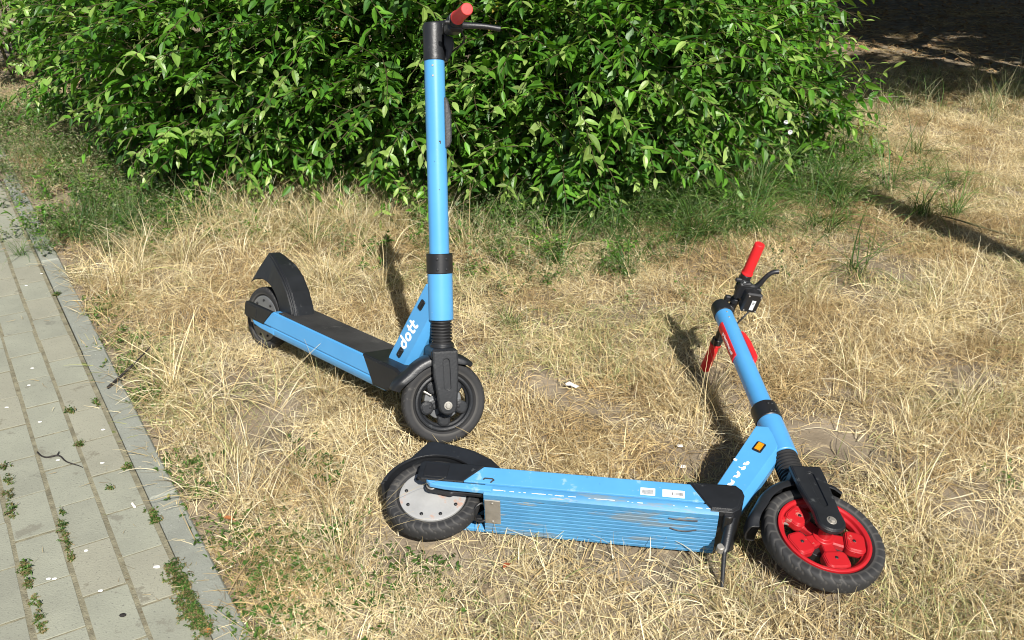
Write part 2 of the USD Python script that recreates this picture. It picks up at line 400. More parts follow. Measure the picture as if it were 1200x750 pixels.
def tyre(R, r0, w, side=1.62, lugs=34, depth=0.0022):
    n, m = lugs * 6, 30
    a = np.linspace(0, 2 * np.pi, n, endpoint=False)
    t = np.linspace(-np.pi * 0.98, np.pi * 0.98, m)                      # round the section, the tread at t = 0
    h = R - r0
    rad = r0 + h * (0.5 + 0.5 * np.sign(np.cos(t)) * np.abs(np.cos(t)) ** 0.8)
    y = w / 2 * np.sign(np.sin(t)) * np.abs(np.sin(t)) ** 0.75 * (0.80 + 0.20 * np.cos(t * 0.9))
    A, T = np.meshgrid(a, t, indexing='ij')
    Y = np.broadcast_to(y, A.shape); Rr = np.broadcast_to(rad, A.shape).copy()
    ph = (A * lugs / (2 * np.pi) + np.abs(Y) / w * 3.2) % 1.0             # chevrons
    groove = (np.abs(ph - 0.5) < 0.075) & (np.abs(T) < side) & (np.abs(T) > 0.25)
    groove |= (np.abs(np.abs(T) - 1.80) < 0.08)
    Rr = Rr - groove * depth
    v = np.stack([Rr * np.cos(A), Y, Rr * np.sin(A)], -1).reshape(-1, 3)
    f = []
    i, j = np.meshgrid(np.arange(n), np.arange(m), indexing='ij')
    i2, j2 = (i + 1) % n, (j + 1) % m
    q = np.stack([i * m + j, i * m + j2, i2 * m + j2, i2 * m + j], -1).reshape(-1, 4)
    t = trimesh.Trimesh(v, np.vstack([q[:, [0, 1, 2]], q[:, [0, 2, 3]]]), process=False)
    t.metadata['dust'] = np.repeat(groove.reshape(-1, 1).astype(float), 3, 1)
    return t


def rim_ring(r0, w):
    return lathe([(r0 + .003, -w / 2), (r0 + .003, w / 2), (r0 - .003, w / 2 + .001), (r0 - .008, w / 2 - .002), (r0 - .010, w / 2 - .010), (r0 - .016, w / 2 - .014), (r0 - .016, -w / 2 + .014),
                  (r0 - .010, -w / 2 + .010), (r0 - .008, -w / 2 + .002), (r0 - .003, -w / 2 - .001)], 72)


def letters(depth=0.0009, gap=1.16, st=0.27):
    """the wordmark d-o-t-t in round strokes, x-height 1, as (outline list)"""
    def ring(cx):
        return sg.Point(cx, 0.5).buffer(0.5).difference(sg.Point(cx, 0.5).buffer(0.5 - st))
    h = st / 2
    d = ring(0.5).union(sg.LineString([(1 - h, 0.5), (1 - h, 1.42)]).buffer(h))
    o = ring(0.5)
    arc = [(0.24 + 0.26 - 0.26 * math.cos(a), 0.26 + h - 0.26 * math.sin(a)) for a in np.linspace(0, math.pi * 0.62, 10)]
    t = sg.LineString([(0.24, 1.28), (0.24, 0.4)] + arc).buffer(h).union(sg.LineString([(0.08, 0.89), (0.55, 0.89)]).buffer(h))
    return [d, affinity.translate(o, gap, 0), affinity.translate(t, gap * 2, 0), affinity.translate(t, gap * 2 + 0.74, 0)]


def on_side(shape, origin, ang, size, y, depth=0.0008, side=-1):
    """flat print on the scooter's right side: the outline's +x runs along ang in (x, z)"""
    ms = []
    for g in getattr(shape, 'geoms', [shape]):
        if g.is_empty or g.area < 1e-6:
            continue
        e = trimesh.creation.extrude_polygon(g, depth / size, engine='earcut')
        e.apply_scale(size)
        ms.append(e)
    e = cat(ms)
    ca, sa = math.cos(ang), math.sin(ang)
    M = np.eye(4); M[:3, 0], M[:3, 1], M[:3, 2], M[:3, 3] = (ca, 0, sa), (-sa, 0, ca), (0, -1, 0), (origin[0], y, origin[1])
    e.apply_transform(M)
    return e


def build_scooter(name, M, p):
    """p: measures of this scooter. Local axes: x forward, y left, z up; origin on the ground under the rear axle."""
    root = xf(name, M=M)
    fallen = p['fallen']
    hw, zt, zb, tau = p['hw'], p['zt'], p['zb'], p['tau']
    steer = trimesh.transformations.translation_matrix([p['L'] - math.sin(tau) * p['c'], 0, .127 + math.cos(tau) * p['c']]) @ trimesh.transformations.rotation_matrix(-tau, [0, 1, 0]) @ trimesh.transformations.rotation_matrix(p['steer'], [0, 0, 1])

    wheel_steer = trimesh.transformations.translation_matrix([p['L'] - math.sin(tau) * p['c'], 0, .127 + math.cos(tau) * p['c']]) @ trimesh.transformations.rotation_matrix(-tau, [0, 1, 0]) @ trimesh.transformations.rotation_matrix(p['wheel_steer'], [0, 0, 1]) @ trimesh.transformations.translation_matrix([p['trail'], 0, 0])

    def S(m):
        m = m.copy(); m.apply_transform(steer); return m

    def Fk(m):
        m = m.copy(); m.apply_transform(wheel_steer); return m

    def part(nm, m, mt, parent=root, smooth=35, label=None):
        dust = m.metadata.get('dust') if mt == 'rubber' else None
        return tag(put(nm, m, mt, parent, smooth=True if dust is not None else smooth, tint=dust), label)
    h1, h2, h3, h4 = p['h']
    o, gw, gl = 0.0356, p['gw'], 0.1135
    # ---- deck
    x1, x2, x3, x4 = p['x']
    zl = zb + 0.016                                                      # top of the rail under the panel
    bot = zb - 0.012
    pro = [(-hw, zt - .004), (-hw + .004, zt)] + [(hw - .004, zt), (hw, zt - .004), (hw, zl), (hw + .003, zl - .003), (hw + .002, zb), (hw - .006, bot)]
    ribs = np.linspace(hw - .012, -hw + .012, 11)
    for a, b in zip(ribs[:-1], ribs[1:]):
        pro += [(a, bot), (a - .0016, bot), (a - .0026, bot + .0022), (a - .0042, bot + .0022), (a - .0052, bot)]
    pro += [(-hw + .006, bot), (-hw - .002, zb), (-hw - .003, zl - .003), (-hw, zl)]
    xr = p['xdeck']
    part('deck', prism_x(pro[::-1], xr, x4 - .004), 'blue_metal_dirty' if fallen else 'blue_paint')
    mat = sg.box(0.165, -hw + .007, x2 + .07, hw - .007)
    mm = trimesh.creation.extrude_polygon(mat, .005, engine='earcut'); mm.apply_translation([0, 0, zt - .001])
    part('grip_mat', mm, 'grip_mat')
    for s in (-1, 1):
        ya, yb = (s * hw, s * (hw + .0035)) if s > 0 else (-(hw + .0035), -hw)
        part('side_panel', slab([(x1, zt - .003), (x1 - .045, zl + .003), (x2 + .048, zl + .003), (x2, zt - .003)], ya - (.002 if s > 0 else 0), yb + (.002 if s < 0 else 0), .0008), 'blue_paint_worn' if fallen else 'blue_paint')
        ya, yb = (hw - .008, hw + .005) if s > 0 else (-hw - .005, -hw + .008)
        cx = p['capx']
        cap = slab([(cx, zt - .008), (cx + .008, zt), (x1 + .002, zt + .001), (x1 - .046, zl - .001), (cx + .012, zl - .001), (cx, zl + .008)], ya, yb, .002)
        rc = part('rear_cap', cap, 'black_plastic')
        yc = s * (hw + .006)
        part('cap_recess', slab(sg.box(cx + .020, zl + .014, cx + .070, zt - .014).buffer(.006), min(yc, yc - s * .003), max(yc, yc - s * .003), .001), 'black_smooth', str(rc.GetPath()))
        ya, yb = (hw - .010, hw + .004) if s > 0 else (-hw - .004, -hw + .010)
        part('lower_rail', slab([(x3, zl - .002), (x3 + .012, zb + .001), (.075, zb - .004), (xr + .02, zb - .006), (xr + .02, zl - .002)], ya, yb, .002), 'blue_paint_worn' if fallen else 'blue_paint')
    part('front_block', slab(p['block'], -hw - .006, hw + .006, .006), 'black_plastic')
    # ---- neck and wordmark
    nk = [(x_, y_ * k_, z_) for k_ in (-1, 1) for pts, y_ in ((p['neck'], .031), (p['neck_mid'], .011)) for x_, z_ in pts]
    part('neck', trimesh.convex.convex_hull(np.array(nk + [(x_, 0.9 * y_, z_ + .004) for x_, y_, z_ in nk[:2]])), 'blue_paint', smooth=20)
    w = letters()
    word = w[0].union(w[1]).union(w[2]).union(w[3])
    if fallen:
        worn = sg.box(0, 0.0, 9, .43).union(sg.box(2.2, 0.0, 2.9, .6)).difference(sg.box(2.15, 0.24, 2.62, .6)).difference(sg.Point(1.05, .2).buffer(.26)).difference(sg.Point(3.1, .75).buffer(.3))
        word = word.intersection(worn.union(sg.Point(2.85, 1.2).buffer(.12)).union(sg.Point(.35, 1.35).buffer(.2)).union(sg.Point(3.3, 1.3).buffer(.22)).union(sg.Point(2.3, 1.35).buffer(.1)))
    part('wordmark', on_side(word, p['word'][0], p['word'][1], p['word'][2], -.0310), 'white_print', smooth=False, label='peeling white lettering remnants' if fallen else 'white lettering reading dott')
    for k, (cx, cz) in enumerate(p['lamps']):
        ang = p['word'][1]
        e = affinity.rotate(sg.box(-.0125, -.0045, .0125, .0045).buffer(.0045) if not (fallen and k == 0) else sg.box(-.015, -.0085, .015, .0085).buffer(.004), math.degrees(ang), origin=(0, 0))
        e = affinity.translate(e, cx, cz)
        for s in (-1, 1):
            ya = (-.0345, -.0300) if s < 0 else (.0300, .0345)
            bz = part('indicator' if k == 0 else 'cable_port', slab(e, *ya, .001), 'black_smooth')
            yl = (-.037, -.034) if s < 0 else (.034, .037)
            if k == 0:
                part('lens', slab(e.buffer(-.0045), *yl, .001), 'amber_lens' if fallen else 'black_plastic', str(bz.GetPath()), label='orange indicator lens' if fallen else None)
            else:
                part('port_plug', cat([cyl(.0045, *yl, 12, 'y', (cx + .009 * q * math.cos(ang), 0, cz + .009 * q * math.sin(ang))) for q in (-1, 1)]), 'black_plastic', str(bz.GetPath()))
    # ---- steering column
    part('head_tube', S(cyl(.0365, h1, h2 - .026, 48, 'z', b=.002)), 'blue_paint')
    col = part('collar', S(cyl(.0385, h2 - .028, h2 + .030, 48, 'z', b=.002)), 'black_smooth')
    part('collar_screw', cat([S(cyl(.0042, .037, .0405, 10, 'x', (0, 0, h2 + q))).apply_transform(steer @ trimesh.transformations.rotation_matrix(a, [0, 0, 1]) @ np.linalg.inv(steer)) for q in (-.015, .015) for a in p['screw_at']]), 'black_plastic', str(col.GetPath()))
    pole = part('pole', S(cyl(.0290, h2 + .028, h3, 48, 'z', b=.001)), 'blue_paint')
    part('pole_screw', cat([S(cyl(.0032, .0275, .0303, 12, 'x', (0, 0, h3 - q))).apply_transform(steer @ trimesh.transformations.rotation_matrix(p['screw_at'][0], [0, 0, 1]) @ np.linalg.inv(steer)) for q in (.018, .046)]), 'steel', str(pole.GetPath()))
    if not fallen:
        part('paint_chip', S(cat([rbox((.0290, 0, 0), (.0008, w_, z_), .0002).apply_transform(trimesh.transformations.translation_matrix([0, 0, zz]) @ trimesh.transformations.rotation_matrix(an, [0, 0, 1])) for w_, z_, zz, an in ((.006, .004, .756, -1.42), (.003, .006, .752, -1.38), (.002, .002, .70, -2.0), (.003, .002, .62, -1.6))])), 'black_ink', str(pole.GetPath()))
    ct = p['captop']
    part('stem_cap', S(lathe([(0, h3 - .001), (.0315, h3 - .001), (.0315, h3 + .012), (.0305, h3 + .014), (.0305, ct - .010), (.027, ct - .002), (0, ct)], 48, 'z', closed=False)), 'black_plastic')
    # plates on the pole, front and back
    pf0, pf1 = h3 - .248, h3 - .105
    rm = 'red_plastic' if fallen else 'black_plastic'
    prof = sg.Polygon([(0.020, pf0), (.034, pf0 + .004), (.0415, pf0 + .022), (.0415, pf1 - .05), (.035, pf1 - .012), (.029, pf1), (.020, pf1)])
    part('front_plate', S(slab(prof, -.023, .023, .004)), rm)
    if fallen:
        arc = [(.0305 * math.cos(a), .0305 * math.sin(a)) for a in np.linspace(math.radians(140), math.radians(209), 16)]
        ring = sg.LineString(arc).buffer(.0016, cap_style=2)
        e = trimesh.creation.extrude_polygon(ring, .166, engine='earcut'); e.apply_translation([0, 0, h3 - .226])
        st = part('pole_sticker', S(e), 'red_plastic')
        ch = []
        rr = np.random.default_rng(2)
        for k in range(13):                                             # illegible small white characters down the sticker
            zc = h3 - .105 - k * .0085
            for q in range(2):
                a = math.radians(184 + rr.uniform(-4, 4)); L_ = rr.uniform(.003, .006)
                b = rbox((0, 0, 0), (.0008, L_ * 1.6, .0022), .0003); b.apply_transform(trimesh.transformations.rotation_matrix(rr.uniform(-.9, .9), [1, 0, 0]))
                b.apply_translation([.0325, 0, 0]); b.apply_transform(trimesh.transformations.rotation_matrix(a, [0, 0, 1])); b.apply_translation([0, 0, zc - q * .002])
                ch.append(S(b))
        part('sticker_lettering', cat(ch), 'white_print', str(st.GetPath()), smooth=False)
    # ---- bellows and fork
    zc = p['crown']
    be, n = [], 9
    z0, z1 = zc + .022, h1 + .001
    be.append((.020, z0))
    for k in range(n):
        za = z0 + (z1 - z0) * k / n; dz = (z1 - z0) / n
        br = p['bellow_r']; be += [(br - .006, za), (br, za + dz * .28), (br, za + dz * .62), (br - .006, za + dz * .92)]
    be.append((.020, z1))
    part('bellows', S(lathe(be, 40, 'z', closed=False)), 'rubber_bellows', smooth=25)
    fy = p['fork_y']
    crown = cat([rbox((-.004, 0, zc + .008), (.078, fy * 2 + .012, .034), .009), cyl(.036, zc + .02, zc + .034, 40, 'z')])
    fk = part('fork', Fk(crown), 'black_plastic')
    ang = np.linspace(math.radians(-165), math.radians(-15), 14)
    lr = p['leg_r'] / p['leg_w']
    outline = sg.Polygon([(-.041, zc + .020), (.033, zc + .020), (.034, zc - .03), (.030, .03), (lr, .0)] + [(lr * math.cos(a), lr * math.sin(a)) for a in ang[::-1]] + [(-lr, 0), (-.030, .03), (-.040, zc - .05)])
    outline = affinity.scale(outline, p['leg_w'], 1.0, origin=(0, 0))
    for s in (-1, 1):
        ya, yb = (fy, fy + .017) if s > 0 else (-fy - .017, -fy)
        pl = slab(outline, ya, yb, .004)
        slot = slab(sg.LineString([(-.002, zc - .012), (0, .055)]).buffer(.010), (yb - .005) if s > 0 else (ya - .01), (yb + .01) if s > 0 else (ya + .005))
        pl = boolean(pl, slot)
        lg = part('fork_leg', Fk(pl), 'black_plastic')
        yo = s * (fy + .017)
        part('axle_nut', Fk(cat([cyl(.0085, min(yo, yo + s * .006), max(yo, yo + s * .006), 6), cyl(.0125, min(yo - s * .001, yo + s * .0015), max(yo - s * .001, yo + s * .0015), 20)])), 'steel', str(lg.GetPath()))
    # ---- front wheel
    R, r0, wt = p['front']
    fwheel = xf('front_wheel', root)
    part('tyre', Fk(tyre(R, r0, wt, p['tread'])), 'rubber', fwheel)
    rimm = 'red_metal' if fallen else 'black_plastic'
    part('rim', Fk(rim_ring(r0, wt * .72)), rimm, fwheel)
    for k in range(5):
        a = k * 2 * math.pi / 5 + p['spin']
        ro = r0 - .012
        wr = p['pad']
        arm = slab(sg.Polygon([(.016, -.015), (.045, -.013 * wr / .022), (ro - .004, -.018 * wr / .022), (ro, -.021 * wr / .022), (ro, .021 * wr / .022), (ro - .004, .018 * wr / .022), (.045, .013 * wr / .022), (.016, .015)]), -.009, .011, .003)
        pad = slab(sg.box(ro * .52 + .014, -wr + .014, ro - .015, wr - .014).buffer(.016), -.0185, .008, .005)
        b = cat([arm, pad])
        b.apply_transform(trimesh.transformations.rotation_matrix(a, [0, 1, 0]))
        sp = part('spoke', Fk(b), rimm, fwheel)
    hub = [cyl(.027, -.013, .024, 40), cyl(.016, -fy, fy, 24)]
    part('hub', Fk(cat(hub)), rimm, fwheel)
    part('brake_drum', Fk(cyl(.056, .006, .036, 48)), 'dull_metal' if not fallen else 'black_smooth', fwheel)
    bl = []
    for k in range(5):
        a = k * 2 * math.pi / 5 + p['spin']
        bl.append(cyl(.0044, -.0205, -.017, 12, 'y', ((r0 - .040) * math.cos(a), 0, -(r0 - .040) * math.sin(a))))
    part('rim_bolts', Fk(cat(bl)), 'black_smooth', fwheel)
    vx = math.radians(150)
    part('valve', Fk(tube([((r0 - .012) * math.cos(vx), 0.004, (r0 - .012) * math.sin(vx)), ((r0 - .042) * math.cos(vx), -.004, (r0 - .042) * math.sin(vx))], .0035, 8, 1)), 'steel', fwheel)
    # front mudguard: a curved trough over the wheel
    ri = p['guard']
    a = np.radians(np.linspace(p['guard_from'], p['guard_to'], 34))
    sec = np.array([(-.036, -.016), (-.037, -.004), (-.031, .004), (-.018, .0075), (0, .0085), (.018, .0075), (.031, .004), (.037, -.004), (.036, -.016), (.033, -.016), (.033, -.004), (.028, .001), (0, .005), (-.028, .001), (-.033, -.004), (-.033, -.016)])
    v = []
    for k, t in enumerate(a):
        fr = k / (len(a) - 1)
        fl = 1.0 + .12 * smooth01((fr - .75) / .25)
        wd = 1 - .30 * smooth01((fr - .9) / .1) - .25 * smooth01((.08 - fr) / .08)
        for y, dr in sec:
            rr = ri * fl + dr * (1.15 - .5 * smooth01((.2 - fr) / .2))
            v.append((rr * math.cos(t), y * wd, rr * math.sin(t)))
    m_ = len(sec); f = []
    for i in range(len(a) - 1):
        for j in range(m_):
            j2 = (j + 1) % m_
            f += [(i * m_ + j, (i + 1) * m_ + j, (i + 1) * m_ + j2), (i * m_ + j, (i + 1) * m_ + j2, i * m_ + j2)]
    e = len(v) - m_
    for j in range(1, m_ - 1):
        f += [(0, j, j + 1), (e, e + j + 1, e + j)]
    part('front_mudguard', Fk(trimesh.Trimesh(v, f, process=False)), 'black_plastic')
    # ---- rear wheel
    R2, r2, w2 = p['rear']
    T = trimesh.transformations.translation_matrix([p['rx'], 0, p['zr']])

    def Wt(m):
        m = m.copy(); m.apply_transform(T); return m
    rw = xf('rear_wheel', root)
    part('tyre', Wt(tyre(R2, r2, w2, p['tread'])), 'rubber', rw)
    hm = 'grey_metal' if fallen else 'dull_metal'
    disc = lathe([(0, -w2 * .42), (.020, -w2 * .42), (.026, -w2 * .37), (.045, -w2 * .36), (r2 - .012, -w2 * .33), (r2 - .004, -w2 * .36), (r2 + .003, -w2 * .33), (r2 + .003, w2 * .33), (r2 - .004, w2 * .36), (r2 - .012, w2 * .33), (.026, w2 * .37), (.020, w2 * .42), (0, w2 * .42)], 72, closed=False)
    part('hub_motor', Wt(disc), hm, rw)
    for k in range(9):
        aa = k * 2 * math.pi / 9 + .3
        part('hub_bolt', Wt(cat([cyl(.0045, s * w2 * .34 - .004, s * w2 * .34 + .004, 10, 'y', ((r2 - .013) * math.cos(aa), 0, (r2 - .013) * math.sin(aa))) for s in (-1, 1)])), 'black_smooth', rw)
    for s in (-1, 1):
        ya, yb = sorted((s * .040, s * .052))
        plate = slab(sg.LineString([(p['rx'] - .004, p['zr']), (p['rx'] + .05, zl - .002)]).buffer(.014).union(sg.Polygon([(.02, zl + .004), (.03, zb + .006), (xr + .02, zb + .004), (xr + .02, zl + .004)])), ya, yb, .002)
        dr = part('dropout', plate, 'black_plastic')
        ya, yb = sorted((s * .052, s * .066))
        part('axle_nut', cat([cyl(.011, ya, yb, 6, 'y', (p['rx'], 0, p['zr'])), cyl(.015, *sorted((s * .0515, s * .054)), 24, 'y', (p['rx'], 0, p['zr']))]), 'steel', str(dr.GetPath()))
    # rear mudguard: a fin with a hollow for the wheel
    fin = slab(sg.Polygon(p['fin']).buffer(.004).buffer(-.004), -.045, .045, .012)
    cav = slab(sg.Point(*p['arch'][0]).buffer(p['arch'][1], 32), -.038, .038)
    fin = boolean(fin, cav)
    fin = boolean(fin, slab(sg.Point(p['arch'][0][0] + .0, p['arch'][0][1]).buffer(p['arch'][1] - .006, 32).union(sg.box(-.2, p['arch'][0][1] - .12, p['arch'][0][0] - .02, p['arch'][0][1])), -.08, .08))
    fv = np.array(fin.vertices); rr_ = np.hypot(fv[:, 0] - p['rx'], fv[:, 2] - p['zr']) - p['rear'][0]
    fv[:, 1] *= 1 - .50 * smooth01((rr_ - .03) / .10) * smooth01((.12 - fv[:, 0]) / .12); fin.vertices = fv
    part('rear_mudguard', fin, 'black_plastic')
    part('deck_end_plate', rbox((xr + .004, 0, (zb + zt) / 2 - .01), (.012, hw * 1.9, .05), .002), 'black_smooth')
    if fallen:
        pl = part('underside_bracket', rbox((xr + .022, -.012, bot - .0015), (.040, .085, .004), .001), 'steel')
        part('bracket_screw', cat([cyl(.0035, bot - .006, bot - .002, 10, 'z', (xr + .022, -.012 + q, 0)) for q in (-.033, .033)]), 'steel', str(pl.GetPath()))
        part('cable', tube([(xr + .01, -.02, bot + .02), (xr - .025, -.01, bot - .006), (xr - .02, .012, bot - .010), (xr + .012, .02, bot + .012)], .0032, 8), 'black_smooth')
    # ---- handlebar
    hb = np.array([o, 0, h4])
    bar = part('handlebar', S(cat([tube([(o, -gw + .004, h4), (o, gw - .004, h4)], .0125, 20, 1), tube([(0, 0, h4 - .004), (o, 0, h4)], .021, 20, 1)])), 'black_smooth')
    for s in (-1, 1):
        y0, y1 = s * (gw - gl), s * gw
        pr = [(.012, 0), (.0185, 0), (.0192, .003), (.0185, .006), (.0165, .010), (.0165, gl - .006), (.0158, gl - .0015), (.0145, gl), (.004, gl + .0006), (0, gl - .0004)]
        g = lathe([(r_, s * (gw - gl) + s * q) for r_, q in (pr if s > 0 else pr)], 32, closed=False)
        g.apply_translation([o, 0, h4])
        if s < 0:
            g.invert()
        part('handgrip', S(g), p['grip'])
        ya, yb = sorted((s * (gw - gl - .001), s * (gw - gl - .022)))
        cl = part('clamp', S(cyl(.0180, ya, yb, 28, 'y', (o, 0, h4))), 'black_smooth')
    # throttle paddle and ribbed ring beside the right grip
    y = -(gw - gl) + .014
    th = [cyl(.0200, y + .002 + .005 * k, y + .0055 + .005 * k, 26, 'y', (o, 0, h4)) for k in range(3)]
    th.append(rbox((o - .022, y + .008, h4 - .008), (.022, .014, .012), .004))
    part('throttle', S(cat(th)), 'black_plastic')
    if fallen:
        def wedge(c, sz, top, r):
            """a housing that narrows towards its top"""
            k = rbox((0, 0, 0), sz, r); v = np.array(k.vertices)
            v[:, :2] *= (1 - (1 - top) * (v[:, 2:3] / sz[2] + .5)); k.vertices = v + c
            return k
        dc = [wedge((o + .010, -.086, h4 - .004), (.060, .066, .036), .72, .009), wedge((o + .030, -.070, h4 - .036), (.056, .074, .040), .90, .006), rbox((o + .006, -.112, h4 - .006), (.034, .018, .030), .006),
              cyl(.010, h4 + .006, h4 + .0155, 20, 'z', (o - .002, -.108, 0)), rbox((o + .052, -.096, h4 - .014), (.022, .020, .020), .005)]
        ds = part('display_housing', S(cat(dc)), 'black_smooth')
        part('label_plate', S(rbox((o + .034, -.064, h4 - .0568), (.013, .036, .0014), .0005)), 'sticker', str(ds.GetPath()), label='worn pale label')
        part('label_print', S(rbox((o + .034, -.072, h4 - .0577), (.008, .010, .0006), .0002)), 'grey_ink', str(ds.GetPath()))
        tp = [rbox((o + .008, -.1225, h4 + .004), (.030, .0016, .006), .0006), rbox((o - .003, -.1225, h4 - .008), (.006, .0016, .022), .0006)]
        part('tape_strip', S(cat(tp)), 'sticker', str(ds.GetPath()), label='torn whitish tape')
        part('housing_screw', S(cat([cyl(.0028, h4 - .0575, h4 - .0555, 10, 'z', (o + q, r_, 0)) for q, r_ in ((.012, -.042), (.052, -.042), (.012, -.096), (.052, -.096))])), 'steel', str(ds.GetPath()))
        part('bell', S(cat([cyl(.015, -.048, -.030, 28, 'y', (o, 0, h4)), rbox((o - .022, -.036, h4 + .010), (.020, .022, .016), .004)])), 'black_plastic')
        lv = [(o + .020, -.098, h4 - .006), (o + .046, -.108, h4 - .008), (o + .058, -.140, h4 - .010), (o + .072, -.166, h4 - .011), (o + .093, -.176, h4 - .012)]
    else:
        dc = [slab([(.026, h4 - .022), (.050, h4 - .030), (.052, h4 - .052), (.044, h4 - .078), (.034, h4 - .096), (.027, h4 - .092), (.030, h4 - .066), (.024, h4 - .050)], -.030, .030, .004), rbox((o + .004, -.085, h4 - .016), (.046, .060, .030), .008)]
        part('display_housing', S(cat(dc)), 'black_smooth')
        part('headlight', S(cyl(.014, .046, .056, 28, 'x', (0, 0, h4 - .048))), 'dull_metal')
        lv = [(o + .014, -.110, h4 - .012), (o + .035, -.118, h4 - .014), (o + .065, -.128, h4 - .016), (o + .100, -.135, h4 - .020), (o + .122, -.137, h4 - .024)]
    part('brake_lever', S(tube(lv, [.0095, .0095, .0078, .0070, .0080], 12)), 'black_plastic')
    part('brake_clamp', S(cat([cyl(.0190, -(gw - gl) + .042, -(gw - gl) + .062, 28, 'y', (o, 0, h4)), rbox((o + .014, -(gw - gl) + .046, h4 - .008), (.026, .026, .020), .005)])), 'black_smooth')
    # brake cable down to the neck
    part('brake_cable', cat([S(tube([(o + .02, -.09, h4 - .022), (o + .036, -.05, h4 - .050), (o + .012, -.018, h4 - .070), (.026, -.010, h4 - .095)], .0028, 8))]), 'black_smooth')
    # ---- kickstand
    kx, kz = p['kick'][0][0], p['kick'][0][2]
    ks = part('kickstand', tube(p['kick'][1:], p['kick_r'], 14, 1), 'black_plastic')
    part('kickstand_pivot', cat([cyl(.012, p['kick'][0][1] - .03, p['kick'][0][1] + .03, 24, 'y', (kx, 0, kz)), rbox((kx - .012, p['kick'][0][1], kz + .008), (.05, .05, .016), .004)]), 'black_smooth', str(ks.GetPath()))
    part('kickstand_stop', cyl(.0095, p['kick'][2][1] - .012, p['kick'][2][1] + .006, 18, 'y', (p['kick'][2][0] - .010, 0, p['kick'][2][2])), 'steel', str(ks.GetPath()))
    if fallen:
        y = -hw - .0035
        s1 = part('sticker', on_side(sg.box(0, 0, .036, .024), (.558, .128), 0, 1.0, y, .0005), 'sticker', smooth=False, label='small white sticker with a smudged grey print')
        part('smudged_print', on_side(sg.box(.006, .005, .030, .016).buffer(.002), (.558, .128), 0, 1.0, y - .0004, .0004), 'grey_ink', str(s1.GetPath()), smooth=False)
        s2 = part('sticker', on_side(sg.box(0, 0, .054, .024), (.612, .128), 0, 1.0, y, .0005), 'sticker', smooth=False, label='white barcode sticker')
        rr = np.random.default_rng(8); bars = []
        xx = .023
        while xx < .050:
            wd = rr.choice([.0005, .0009, .0014]); bars.append(sg.box(xx, .007, xx + wd, .0165)); xx += wd + rr.choice([.0006, .0010, .0016])
        part('barcode', on_side(sg.MultiPolygon(bars), (.612, .128), 0, 1.0, y - .0004, .0004), 'black_ink', str(s2.GetPath()), smooth=False)
        ed = [rbox((q, -hw - .0022, zb + rr.uniform(-.0012, .0004)), (rr.uniform(.003, .020), .0010, rr.uniform(.0006, .0022)), .0002) for q in rr.uniform(.05, .73, 42)]
        tag(part('worn_edge', cat(ed), 'sticker', label='rail edge scraped to pale metal'), kind='stuff')
        hook = sg.LineString([(0, .002), (.003, .006), (.022, .006), (.026, .002), (.022, -.002), (.020, -.006)]).buffer(.0022)
        part('panel_slot', on_side(hook, (.166, .132), 0, 1.0, y, .0005), 'black_ink', smooth=False)
        under = [tube([(x_, y_, bot - .0005) for x_, y_ in pts], .0022, 6, 3) for pts in ([(.70, -.045), (.66, -.043), (.63, -.046)], [(.70, -.012), (.66, -.004), (.635, -.012)])]
        part('scratch_slot', cat(under), 'black_ink')
    return root


SC = dict(fallen=False, hw=.0752, zt=.1753, zb=.1042, tau=.203, L=.929, c=-.0175, tread=.95, steer=1.0324, wheel_steer=1.0324, trail=0.0, leg_r=.028, capx=-.030, stretch=1, h=(.243, .407, .9845, 1.0750), captop=1.088, gw=.2594, x=(.137, .642, .022, .752), xdeck=.135, zr=.1102,
          block=[(.636, .180), (.690, .112), (.700, .096), (.770, .100), (.800, .118), (.826, .160), (.822, .172), (.795, .181)],
          neck=[(.703, .165), (.708, .187), (.768, .310), (.836, .446), (.860, .430), (.863, .350), (.786, .203), (.772, .165)], neck_mid=[(.705, .165), (.842, .452), (.872, .430), (.880, .360), (.866, .312), (.815, .205), (.795, .165)],
          word=((.7745, .2235), math.radians(61.5), .0275), lamps=[(.8275, .381), (.757, .213)], screw_at=(-1.95, -1.2), crown=.140, fork_y=.052, front=(.125, .084, .056), spin=.35, pad=.017, bellow_r=.0315, rx=0.0, leg_w=1.0, guard=.139, guard_from=52, guard_to=163,
          rear=(.112, .078, .050), fin=[(.222, .172), (.208, .208), (.178, .254), (.138, .296), (.092, .328), (.048, .346), (.018, .354), (.002, .350), (-.030, .292), (-.070, .222), (-.090, .192), (-.070, .186), (.02, .150), (.10, .150)], arch=((.018, .140), .126),
          grip='faded_red', kick=[(.640, .055, .096), (.640, .055, .094), (.640, .095, .070), (.640, .165, .034)], kick_r=[.011, .011, .007])
